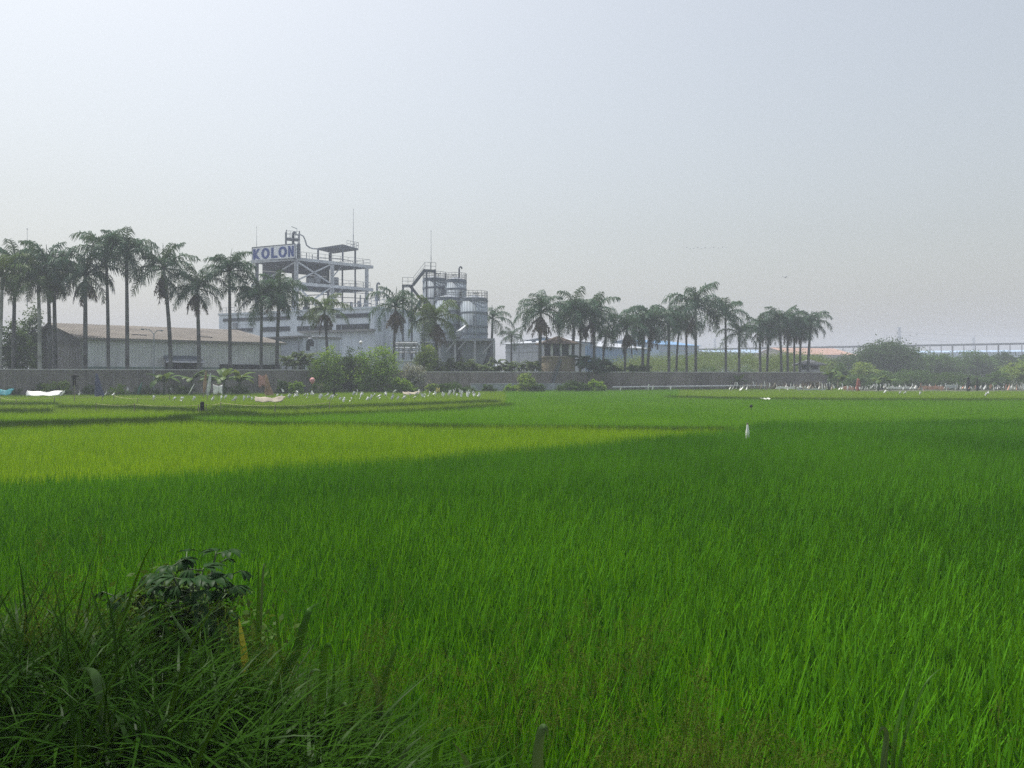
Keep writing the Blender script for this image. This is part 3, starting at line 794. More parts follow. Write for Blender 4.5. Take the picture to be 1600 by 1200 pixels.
m.add(vs, [(0, 1, 2, 3), (5, 4, 7, 6), (1, 5, 6, 2), (4, 0, 3, 7), (3, 2, 6, 7), (4, 5, 1, 0)]); m.build('board', M['sign'], t)
m = MB()
for a, b in (((-.006, -.01), (1.006, -.01)), ((-.006, 1.01), (1.006, 1.01)), ((-.004, -.01), (-.004, 1.01)), ((1.004, -.01), (1.004, 1.01))):
    m.bar(sp(*a, .28), sp(*b, .28), .12, .14)
m.bar(sp(1.02, .0, -.5), sp(1.02, 1.05, -.5), .5)
m.build('sign_frame', M['steel_dk'], t)
m = MB()
def poly(pts, d0=.305, d1=.36):
    n = len(pts); m.add([sp(u, v, d1) for u, v in pts] + [sp(u, v, d0) for u, v in pts],
                        [tuple(range(n)), tuple(range(2 * n - 1, n - 1, -1))] + [(i, i + n, (i + 1) % n + n, (i + 1) % n) for i in range(n)])
b0, b1 = .12, .88; sx = .054
def bar_u(u, w_=sx): poly([(u, b0), (u + w_, b0), (u + w_, b1), (u, b1)])
# K
bar_u(.025); mid = .46
poly([(.072, mid + .02), (.072, mid - .16), (.135, b0 + .0), (.192, b0), (.10, .50)])
poly([(.072, mid - .16), (.10, .46), (.185, b1), (.128, b1), (.072, mid + .10)], .304, .358)
def ring(u0, u1):
    cu, cv, ru, rv = (u0 + u1) / 2, (b0 + b1) / 2, (u1 - u0) / 2, (b1 - b0) / 2 + .015; k = 36
    for i in range(k):
        a, b = 2 * math.pi * i / k, 2 * math.pi * (i + 1) / k
        f = lambda an, e: (cu + (ru - e * .053) * math.cos(an), cv + (rv - e * .165) * math.sin(an))
        poly([f(a, 0), f(b, 0), f(b, 1), f(a, 1)])
ring(.222, .415)
bar_u(.455); poly([(.502, b0), (.60, b0), (.60, b0 + .165), (.502, b0 + .165)])
ring(.625, .82)
bar_u(.85, .043); bar_u(.935, .043); poly([(.893, b1), (.935, b0), (.935, b0 + .33), (.893, b1 - .01)], .304, .358); poly([(.893, b1 - .33), (.935, b0), (.935, b0 + .30), (.893, b1)], .303, .357)
m.build('lettering', M['blue'], t)
for u in (.03, .97):
    m = MB(); m.bar(sp(u, -.10, 0), sp(u, .0, 0), .2); m.build('bracket', M['steel_dk'], t)

def rod(px, y0, y1, Y, label, r=.045):
    t = thing('lightning_rod', at(px, y0, Y), label, 'lightning rod')
    a, b = at(px, y0, Y), at(px, y1, Y); k = a + (b - a) * .35
    m = MB(); m.tube([a, k], r * 1.3, 6); m.build('mast', M['steel'], t)
    m = MB(); m.tube([k, b], [r * .9, r * .5], 6); m.lathe(tuple(b), [(.02, -.05), (.1, 0), (.02, .12)], 8); m.build('tip', M['steel'], t)
rod(552, 387, 327, 145, 'tall lightning rod on the canopy roof of the steel tower', .06)
rod(401, 388, 355, 140.6, 'thin lightning rod above the left end of the blue lettered sign', .04)
rod(673.5, 421, 361, 126, 'thin lightning rod on top of the silo stair tower', .045)
rod(42.5, 480, 358, 100, 'thin aerial rising behind the palms at the left edge', .045)

# ------------------------------------------------------------------ silos
def silo(px0, px1, ytop, Y, rows, label, vent=None, lamp=None, ladder=None, z0=6.2):
    c = at((px0 + px1) / 2, 585, Y); r = (px1 - px0) / 2 / F * Y; zt = zat(ytop, Y)
    t = thing('silo', (c.x, c.y, 0), label, 'silo', 'grey silos beside the factory')
    n = 72; V = []; 
    m = MB(); m.lathe((c.x, c.y, 0), [(r * .35, z0 - 3.6), (r, z0), (r, zt)], 64); m.build('shell', M['silo'], t, True)
    m = MB()
    for k in range(28):       # standing seams
        a = 2 * math.pi * k / 28; x, y = c.x + (r + .02) * math.cos(a), c.y + (r + .02) * math.sin(a)
        m.bar((x, y, z0), (x, y, zt - .2), .05)
    m.build('seams', M['steel'], t)
    for y in rows + [ytop + .8]:
        z = zat(y, Y - r); m = MB(); m.lathe((c.x, c.y, z), [(r + .01, -.16), (r + .11, -.15), (r + .11, .15), (r + .01, .16)], 48); m.build('band', M['silo_band'], t)
    m = MB(); m.lathe((c.x, c.y, zt), [(r + .06, .0), (r + .06, .08), (.3, .55), (.1, .6)], 40); m.build('roof', M['silo_band'], t)
    m = MB(); k = 20; pts = [(c.x + (r + .03) * math.cos(2 * math.pi * i / k), c.y + (r + .03) * math.sin(2 * math.pi * i / k), zt + .05) for i in range(k + 1)]
    m.rail(pts, 1.1, 5, .026, (.37, .74)); m.build('railing', M['rail'], t)
    if vent:
        m = MB(); q = at(vent, 585, Y - r * .3); z = zt + .2
        m.tube([(q.x, q.y, z), (q.x, q.y, z + 1.7), (q.x + .06, q.y, z + 1.95), (q.x + .22, q.y, z + 2.08), (q.x + .4, q.y, z + 1.95), (q.x + .44, q.y, z + 1.7)], .14, 10); m.build('hooked_vent', M['steel_dk'], t, True)
    if lamp:
        m = MB(); q = at(lamp, 585, Y - r * .5); m.bar((q.x, q.y, zt), (q.x, q.y, zt + .75), .07); m.bar((q.x - .5, q.y, zt + .8), (q.x + .35, q.y, zt + .86), .2, .14); m.build('roof_lamp', M['steel_dk'], t)
    if ladder:
        m = MB(); q = at(ladder, 585, Y - r - .12)
        for s in (-.2, .2): m.bar((q.x + s, q.y, z0 - 4), (q.x + s, q.y, zt + 1.0), .06)
        k = int((zt - z0) / .4)
        for i in range(k): m.bar((q.x - .2, q.y, z0 + i * .4), (q.x + .2, q.y, z0 + i * .4), .04)
        m.build('ladder', M['steel_lt'], t)
silo(661, 696.5, 436.5, 131, [449, 466, 484], 'tall grey silo directly behind the dark stair tower', lamp=685)
silo(696, 728.5, 438.5, 129, [451, 468], 'tall back silo topped by a hooked vent pipe', vent=717.5, lamp=711)
silo(680, 721, 466.5, 121, [486, 507.5, 520], 'lower front silo behind the tall stair side palm', z0=6.0)
silo(719, 761.5, 467.5, 119, [488, 509.5, 521], 'lower front silo nearest the guard house, with a ladder down its face', lamp=745, ladder=741, z0=6.0)
# loading platform below the silos
t = thing('silo_platform', at(730, 585, 116), 'steel loading platform with posts under the grey silos', 'platform')
def gp(px, Y, z): q = at(px, 585, Y); return (q.x, q.y, z)
zd = zat(531, 116)
m = MB(); m.prism([gp(684, 117, 0)[:2], gp(773, 115, 0)[:2], gp(765, 126, 0)[:2], gp(690, 127, 0)[:2]], zd - .15, zd + .18); m.build('deck', M['steel'], t)
for px, Y in ((687, 117), (711, 116.4), (742, 115.8), (772, 115.2)):
    m = MB(); a = gp(px, Y, -.1); top = zat(520, Y) if px == 711 else zd - .15
    m.bar(a, (a[0], a[1], top), .34); m.build('post', M['steel_lt'], t)
for a, b in ((gp(697, 116.2, zat(549, 116.2)), gp(711, 116.2, zd - .2)), (gp(716, 116, zat(546, 116)), gp(727, 116, zd - .2)), (gp(755, 116, zat(552, 116)), gp(771, 115.4, zd - .2))):
    m = MB(); m.bar(a, b, .2); m.build('brace', M['steel_lt'], t)
m = MB(); m.rail([gp(684, 117, zd + .18), gp(700, 116.7, zd + .18)], 1.0, 1.0, .03); m.build('railing', M['rail'], t)
m = MB()
for px, Y, w_ in ((700, 121, 2.6), (722, 121, 2.2), (742, 119.5, 2.6), (760, 121, 1.6)):
    q = gp(px, Y, 0); m.tube([(q[0], q[1], 0), (q[0], q[1], 2.6), (q[0], q[1], zd - .3)], [w_ * .28, w_ * .42, w_ * .62], 12)
m.build('hopper', M['steel_dk'], t)
m = MB(); a, b = gp(688, 127, 0), gp(766, 126, 0); m.bar((a[0], a[1], 2.9), (b[0], b[1], 2.9), .2, 5.6); m.build('back_panel', M['steel_dk'], t)
t = thing('conveyor', at(712, 525, 114), 'slanting feed conveyor rising in front of the silos', 'conveyor')
m = MB(); m.bar(at(704, 529, 114), at(728.5, 509, 117), .5, .32); m.build('chute', M['steel_lt'], t)
m = MB(); m.bar(at(703, 528.5, 114), at(720, 520, 114), .9, .8); m.bar(at(712, 527, 114), at(712, 521, 114), .16); m.build('drive_box', M['steel'], t)
# stair tower
t = thing('stair_tower', at(648, 585, 127), 'dark steel stair tower climbing up the left side of the silos', 'stair tower')
def stair(a, b, m, rails=True):
    a, b = Vector(a), Vector(b); d = b - a; n = max(4, int(abs(d.z) / .3)); s = Vector((-d.y, d.x, 0)).normalized() * .55
    for sg in (-1, 1): m.bar(a + s * sg, b + s * sg, .10, .42)
    for i in range(n): p = a + d * ((i + .5) / n); m.bar(p - s, p + s, .26, .06)
for px, y0, Y in ((629.7, 445, 126), (643.5, 445, 126), (666.5, 421, 126), (679.7, 421, 127), (664, 466, 128.5)):
    m = MB(); p = at(px, 585, Y); m.bar((p.x, p.y, -.1), (p.x, p.y, zat(y0, Y)), .3); m.build('column', M['steel_dk'], t)
zl, zt_, zm = zat(445, 126), zat(421, 126), zat(467, 127)
for pts, z in (((gp(628.5, 125.6, 0), gp(646, 125.6, 0), gp(646, 128, 0), gp(628.5, 128, 0)), zl), ((gp(663.5, 125.6, 0), gp(681, 126.4, 0), gp(681, 128.6, 0), gp(663.5, 128, 0)), zt_),
               ((gp(656, 126, 0), gp(665, 126, 0), gp(665, 128.5, 0), gp(656, 128.5, 0)), zm)):
    m = MB(); m.prism([p[:2] for p in pts], z - .22, z); m.build('landing', M['steel_dk'], t)
for a, b in ((gp(645.5, 126.2, zl), gp(664, 126.4, zt_)), (gp(641, 127.6, zl), gp(657.5, 127.6, zm)), (gp(660, 126.6, zm), gp(644, 126.6, zat(492, 126.6)))):
    m = MB(); stair(a, b, m); m.build('stair_flight', M['steel_dk'], t)
m = MB(); v = Vector((0, 0, 1))
m.rail([gp(646, 125.6, zl), gp(628.8, 125.6, zl), gp(628.8, 128, zl)], 1.15, .8, .028); m.rail([gp(664, 125.6, zt_), gp(681, 126.4, zt_), gp(681, 128.6, zt_)], 1.15, .8, .028)
for dz in (.6, 1.15): m.bar(Vector(gp(645.5, 125.7, zl + dz)), Vector(gp(664, 125.9, zt_ + dz)), .055)
m.build('railing', M['rail'], t)
# pipe rack, tanks
t = thing('pipe_rack', at(640, 560, 105), 'rack of pale pipes and small tanks left of the silos', 'pipe rack')
m = MB()
for px in (623, 632, 641, 650): m.bar(gp(px, 107, -.1), gp(px, 107, zat(533, 107)), .16)
for y in (534, 541, 548): m.bar(at(622, y, 107), at(651, y, 107), .14)
m.bar(at(641, 533, 107), at(655, 548, 107), .14); m.bar(at(650, 533, 107), at(640, 548, 107), .14)
m.build('frame', M['steel_lt'], t)
m = MB()
for y, dy in ((536.5, 0), (539, .4), (544, .8), (551, 1)): m.tube([at(618, y, 106.6 + dy), at(652, y, 106.6 + dy), at(655, y + 3, 106.6 + dy), at(655, 562, 106.6 + dy)], .12, 8)
m.build('pipes', M['steel_lt'], t)
for px in (626, 637, 646):
    m = MB(); q = gp(px, 108.5, 0); m.lathe(q, [(.3, 0), (.75, .2), (.75, 2.8), (.5, 3.3), (.1, 3.45)], 18); m.build('tank', M['steel'], t, True)
tl = MB(); tl.box((at(641, 585, 101).x, 101, zat(563.5, 101)), (3.4, 1.6, .25)); tl.box((at(641, 585, 101).x, 101, zat(573, 101)), (3.0, 1.3, 1.5))
tag(tl.build('service_hut', M['white_b']), 'small flat roofed white hut behind the pale grey vine bush', 'hut')
# vertical tank cluster hidden low, left of the silos: slender columns with bent pipes
t = thing('process_column', at(665, 585, 118), 'slender pale process columns and bent pipes at the foot of the tall silo', 'process plant')
m = MB()
for px, y in ((660, 505), (667, 498), (674, 510)):
    q = gp(px, 119, 0); m.tube([q, (q[0], q[1], zat(y, 119)), (q[0] + .5, q[1], zat(y - 3, 119))], .2, 8)
for y in (520, 534): m.tube([at(655, y, 118.6), at(684, y + 2, 118.6)], .13, 8)
m.build('pipes', M['steel'], t)

# ------------------------------------------------------------------ guard towers
def hip_roof(m, c, wx, wy, z0, h, rz, over=.6):
    co, si = math.cos(rz), math.sin(rz)
    P = lambda x, y, z: (c.x + x * co - y * si, c.y + x * si + y * co, z)
    a, b = wx / 2 + over, wy / 2 + over
    vs = [P(-a, -b, z0), P(a, -b, z0), P(a, b, z0), P(-a, b, z0), P(0, 0, z0 + h),
          P(-a, -b, z0 - .15), P(a, -b, z0 - .15), P(a, b, z0 - .15), P(-a, b, z0 - .15)]
    m.add(vs, [(0, 1, 4), (1, 2, 4), (2, 3, 4), (3, 0, 4), (0, 5, 6, 1), (1, 6, 7, 2), (2, 7, 8, 3), (3, 8, 5, 0), (8, 7, 6, 5)])
def guard(px, Y, wpx, ywin0, ywin1, yroof0, yroof1, base, label, rz=.3, roof='tile', basem='ochre', over=.7):
    c = at(px, 585, Y); c.z = 0; wx = wpx / F * Y; wy = wx * .9
    t = thing('guard_tower', c, label, 'guard tower')
    zs, zh, ze, zr = zat(ywin1, Y), zat(ywin0, Y), zat(yroof1, Y), zat(yroof0, Y)
    co, si = math.cos(rz), math.sin(rz)
    P = lambda x, y, z: (c.x + x * co - y * si, c.y + x * si + y * co, z)
    if base > 0:
        m = MB(); m.box((c.x, c.y, base / 2), (wx + .9, wy + .9, base), rz); m.build('base', M[basem], t)
        m = MB(); m.box((c.x, c.y, base + .1), (wx + 1.2, wy + 1.2, .2), rz); m.build('ledge', M['beige'], t)
    m = MB(); m.box((c.x, c.y, (base + .2 + zs) / 2), (wx, wy, zs - base - .2), rz); m.build('parapet', M['post_white'], t)
    for x in (-1, 0, 1):
        for y in (-1, 1):
            if x == 0 and y == 1: continue
            m = MB(); p = P(x * (wx / 2 - .14), y * (wy / 2 - .14), 0); m.box((p[0], p[1], (zs + ze) / 2), (.26, .26, ze - zs), rz); m.build('post', M['post_white'], t)
    for sx, sy in ((-.25, -1), (.25, -1)):
        w_ = MB(); p0 = P(sx * wx - wx * .19, -wy / 2 + .1, 0); p1 = P(sx * wx + wx * .19, -wy / 2 + .1, 0)
        zz = zs + (zh - zs) * .5
        w_.bar((*p0[:2], zs + .04), (*p1[:2], zs + .04), .08); w_.bar((*p0[:2], zh), (*p1[:2], zh), .08); w_.bar((*p0[:2], zz), (*p1[:2], zz), .05)
        w_.bar((*p0[:2], zs), (*p0[:2], zh), .06); w_.bar((*p1[:2], zs), (*p1[:2], zh), .06)
        wob = w_.build('window', M['steel_dk'], t)
        g = MB(); g.quad((*p0[:2], zs + .05), (*p1[:2], zs + .05), (*p1[:2], zh), (*p0[:2], zh)); g.build('pane', M['glass'], wob)
    m = MB(); p = P(-wx / 2 + .05, 0, 0); m.box((p[0], p[1], (zs + zh) / 2), (.05, wy * .8, zh - zs), rz); p = P(wx / 2 - .05, 0, 0); m.box((p[0], p[1], (zs + zh) / 2), (.05, wy * .8, zh - zs), rz)
    m.build('side_glazing', M['glass'], t)
    m = MB(); hip_roof(m, c, wx, wy, ze, zr - ze, rz, over); m.build('roof', M[roof], t)
    return t, P, wx, wy
t, P, wx, wy = guard(870.5, 106, 33, 537.5, 557.5, 525, 536.5, 4.9, 'ochre based guard tower with tiled roof standing between the palms', .35, over=.9)
m = MB(); a, b = P(-wx * .62, -wy / 2 - .7, .6), P(-wx * .12, -wy / 2 - .7, 4.6)
for dy in (0, -.9):
    m.bar((a[0], a[1] + dy, a[2]), (b[0], b[1] + dy, b[2]), .12, .25)
for i in range(13):
    k = i / 12; x, y, z = (a[j] + (b[j] - a[j]) * k for j in range(3)); m.box((x, y - .45, z), (.3, .95, .06))
m.bar((a[0], a[1] - .9, a[2] + 1), (b[0], b[1] - .9, b[2] + 1), .06); m.build('stair', M['steel_dk'], t)
guard(1264, 124, 29, 571.5, 577.5, 561, 569.5, 2.2, 'small dark roofed guard hut near the end of the wall', -.25, 'tile_grey', 'concrete', over=.9)

# ------------------------------------------------------------------ far sheds, elevated conveyor, pylons
def shed(px0, px1, Y0, Y1, ytop, label, wall_m, roof_m, depth=22, rise=1.6, bands=None, z0=-.2, name='far_shed', cat='shed'):
    a, b = at(px0, 585, Y0), at(px1, 585, Y1); a.z = b.z = 0
    d = (b - a).normalized(); n = Vector((-d.y, d.x, 0)); zt = zat(ytop, Y0)
    t = thing(name, a, label, cat)
    m = MB(); k = max(6, int((b - a).length / 1.2)); Lw = (b - a).length
    for i in range(k):
        p, q, r_ = a + d * (Lw * i / k), a + d * (Lw * (i + .6) / k), a + d * (Lw * (i + 1) / k)
        m.quad((p.x, p.y, z0), (q.x, q.y, z0), (q.x, q.y, zt), (p.x, p.y, zt))
        q2 = q + n * .08; r2 = r_ + n * .08
        m.quad((q.x, q.y, z0), (r2.x, r2.y, z0), (r2.x, r2.y, zt), (q.x, q.y, zt))
    a2, b2 = a + n * depth, b + n * depth; ac, bc = a + n * depth / 2, b + n * depth / 2
    for p, q, c in ((a, a2, ac), (b, b2, bc)):
        m.add([(p.x, p.y, z0), (q.x, q.y, z0), (q.x, q.y, zt), (c.x, c.y, zt + rise), (p.x, p.y, zt)], [(0, 1, 2, 3, 4)])
    m.build('wall', M[wall_m], t)
    m = MB(); o = .6
    e0, e1 = a - n * o - d * o, b - n * o + d * o; r0, r1 = ac - d * o, bc + d * o; f0, f1 = a2 + n * o - d * o, b2 + n * o + d * o
    zo = zt - rise * o / (depth / 2) + .1
    for (p, q, r_, s_, za, zb) in ((e0, e1, r1, r0, zo, zt + rise + .1), (r0, r1, f1, f0, zt + rise + .1, zo)):
        vs = [(p.x, p.y, za), (q.x, q.y, za), (r_.x, r_.y, zb), (s_.x, s_.y, zb)]
        vs += [(x, y, z - .18) for x, y, z in vs]
        m.add(vs, [(0, 1, 2, 3), (7, 6, 5, 4), (0, 4, 5, 1), (1, 5, 6, 2), (2, 6, 7, 3), (3, 7, 4, 0)])
    m.build('roof', M[roof_m], t)
    if bands:
        for y0, y1, bm in bands:
            m = MB(); za, zb = zat(y1, Y0), zat(y0, Y0)
            m.bar((a.x - n.x * .08, a.y - n.y * .08, (za + zb) / 2), (b.x - n.x * .08, b.y - n.y * .08, (za + zb) / 2), .1, zb - za); m.build('wall_band', M[bm], t)
    return t
shed(790, 848, 175, 168, 537.5, 'low white shed with grey bands seen between the small palms', 'roof_white', 'roof_white', 16, .8, [(542, 544.5, 'steel'), (549, 551, 'steel')])
t = thing('roof_tank', at(834, 536, 172), 'small dark square box on the low white shed roof', 'tank')
c = at(834, 534, 172); m = MB(); m.box((c.x, c.y, c.z + .1), (.95, .95, .9)); m.build('body', M['steel_dk'], t)
m = MB()
for x in (-.35, .35):
    for y in (-.35, .35): m.bar((c.x + x, c.y + y, zat(538, 172) - .4), (c.x + x, c.y + y, c.z), .1)
m.build('stand', M['steel'], t)
shed(898, 930, 190, 198, 533, 'tall pale blue warehouse partly hidden by the twin palms', 'blue_sheet', 'roof_white', 18, 1.2)
shed(928, 1012, 196, 214, 541, 'long blue sheet warehouse with a white roof edge behind the palms', 'blue_sheet', 'roof_white', 26, 2.0)
shed(1030, 1092, 240, 252, 538, 'faded blue warehouse at the start of the far conveyor', 'blue_pale', 'blue_sheet', 28, 2.0, [(546, 547.2, 'roof_white')])
shed(1088, 1215, 370, 395, 549.5, 'long pale shed under the elevated conveyor behind the slim palms', 'blue_pale', 'blue_pale', 30, 2.0)
shed(1238, 1336, 310, 320, 553.5, 'orange roofed hall left of the big domed tree', 'beige', 'orange', 26, 3.0)
shed(1430, 1640, 420, 400, 551, 'long pale hall behind the trees at the right edge', 'blue_pale', 'blue_pale', 26, 1.2)
# elevated conveyor gallery
t = thing('conveyor_gallery', at(1345, 600, 350), 'long elevated conveyor gallery running above the trees to the right edge', 'conveyor')
g0, g1 = at(1088, 546.5, 372), at(1700, 535.5, 330)
m = MB(); m.bar(g0, g1, 2.4, .62); m.build('gallery', M['steel_dk'], t)
m = MB(); m.bar(g0 + Vector((0, 0, .42)), g1 + Vector((0, 0, .42)), 2.8, .2); m.build('roof', M['steel'], t)
for i in range(36):
    p = g0 + (g1 - g0) * ((i + .5) / 36)
    m = MB()
    m.bar((p.x, p.y, -.2), (p.x, p.y, p.z - .4), .26 if i % 4 else .5); m.build('support', M['steel_dk'], t)
def pylon(px, y0, Y, wpx, label):
    b, tp_ = at(px, 585, Y), at(px, y0, Y); b.z = -.2
    t = thing('pylon', b, label, 'pylon'); h = tp_.z; W_ = wpx / F * Y
    m = MB()
    def lv(k): w_ = W_ * (1.0 - .75 * k) * .9; return w_
    for sx in (-1, 1):
        for sy in (-1, 1):
            pts = [(b.x + sx * lv(k) / 2, b.y + sy * lv(k) / 2, h * k) for k in (0, .6, 1)]
            m.bar(pts[0], pts[1], .35); m.bar(pts[1], pts[2], .3)
    n = 9
    for i in range(n):
        k0, k1 = i / n, (i + 1) / n; s = 1 if i % 2 else -1
        m.bar((b.x - s * lv(k0) / 2, b.y - lv(k0) / 2, h * k0), (b.x + s * lv(k1) / 2, b.y - lv(k1) / 2, h * k1), .2)
        m.bar((b.x + s * lv(k0) / 2, b.y - lv(k0) / 2, h * k0), (b.x - s * lv(k1) / 2, b.y - lv(k1) / 2, h * k1), .2)
    m.build('lattice', M['steel'], t)
    m = MB()
    for k in (.80, .90, .985): m.bar((b.x - W_ * .45, b.y, h * k), (b.x + W_ * .45, b.y, h * k), .3)
    m.build('cross_arms', M['steel'], t)
pylon(1405, 511, 520, 9, 'larger lattice pylon rising behind the domed tree')
pylon(1521, 526, 640, 7, 'smaller lattice pylon standing right of the domed tree')
pylon(1117, 529, 600, 6, 'faint lattice pylon above the conveyor between two slim palms')
def wire(pts, label, r=.10):
    P = []
    for a, b in zip(pts[:-1], pts[1:]):
        for i in range(13):
            k = i / 12; p = a + (b - a) * k; p.z -= 4 * k * (1 - k) * (b - a).length * .012; P.append(p)
    m = MB(); m.tube(P, r, 5); tag(m.build('power_line', M['wire']), label, 'power line')
wire([at(1180, 541, 640), at(1404, 522, 520), at(1521, 529, 640), at(1700, 522, 520)], 'upper power line strung through the pylons')
wire([at(1260, 541, 640), at(1404, 518, 521), at(1620, 524, 560)], 'power line from the larger pylon straight to the right edge', .09)
wire([at(1406, 525, 520), at(1522, 532, 640), at(1720, 535, 560)], 'lower power line just above the conveyor gallery', .09)

# ------------------------------------------------------------------ royal palms
def palm(i, px, ytop, yc, rad, label, dY=1.6, skirt=0.0, leaf='palm', bark='bark', lean=0.0, dense=1.0, far=None, nf=17, spear=1.0):
    rg = np.random.default_rng(100 + i)
    Y = far if far else wall_y(px) + dY
    c = at(px, yc, Y); s = rad / F * Y / 2.3 * (1.1 if px > 880 else 1.0)
    lean = lean + float(rg.normal(0, .28)); b = Vector((c.x + lean, Y, -.1))
    t = thing('royal_palm', b, label, 'palm tree', 'royal palms along the perimeter wall')
    H = c.z - .35 * s; tr = .16 * (.85 + .25 * s) * float(rg.uniform(.88, 1.15))
    pts, rs = [], []
    for k in np.linspace(0, 1, 9):
        p = b + (Vector((c.x, Y, H)) - b) * float(k); p.x += math.sin(k * math.pi) * lean * .3; pts.append(p)
        rs.append(float(tr * (1.12 - .35 * k + .16 * math.sin(k * math.pi) + (.35 * (1 - k) ** 10))))
    m = MB(); m.tube(pts, rs, 12); m.build('trunk', M[bark], t, True)
    m = MB(); top = pts[-1]; m.tube([top - Vector((0, 0, 1.25 * s)), top - Vector((0, 0, .9 * s)), top - Vector((0, 0, .2 * s)), top + Vector((0, 0, .35 * s))], [rs[-1] * 1.05, rs[-1] * 1.35, rs[-1] * 1.1, rs[-1] * .5], 10)
    m.build('crownshaft', M['shaft'], t, True)
    up = (yc - ytop) / F * Y
    fr = []; o = (top.x, top.y, top.z + .2 * s)
    n = int(nf * dense); ph = rg.uniform(0, 6.28)
    for k in range(n):
        az = ph + k * 2.39996 + rg.normal(0, .15); q = (k + .5) / n
        e0 = R(86 - 98 * q ** 1.1) + rg.normal(0, .09); bend = R(84 + 34 * math.sin(math.pi * q)) * rg.uniform(.8, 1.15)
        ln = s * rg.uniform(3.7, 4.9) * (.85 if q < .25 else 1.0)
        fr.append(frond_np(rg, o, az, e0, bend, ln, .95 * s, 32, .105 * s, .6, .7))
    # spear leaf
    if spear: fr.append(frond_np(rg, o, rg.uniform(0, 6.28), R(88), R(rg.uniform(2, 14)), max(up * 1.05, 2.2 * s) * spear, .16 * s, 16, .08 * s, .3, .1))
    V, Q = join_np(fr); link('crown', np_mesh('crown', V, Q, M[leaf]), t)
    if skirt:
        fr = []
        for k in range(int(9 * skirt)):
            fr.append(frond_np(rg, (top.x, top.y, top.z - .35 * s), rg.uniform(0, 6.28), R(rg.uniform(-72, -30)), R(rg.uniform(18, 55)), s * rg.uniform(1.8, 3.2), .5 * s, 22, .13 * s, .8, .7))
        V, Q = join_np(fr); link('dead_fronds', np_mesh('dead_fronds', V, Q, M['dead']), t)
    return t
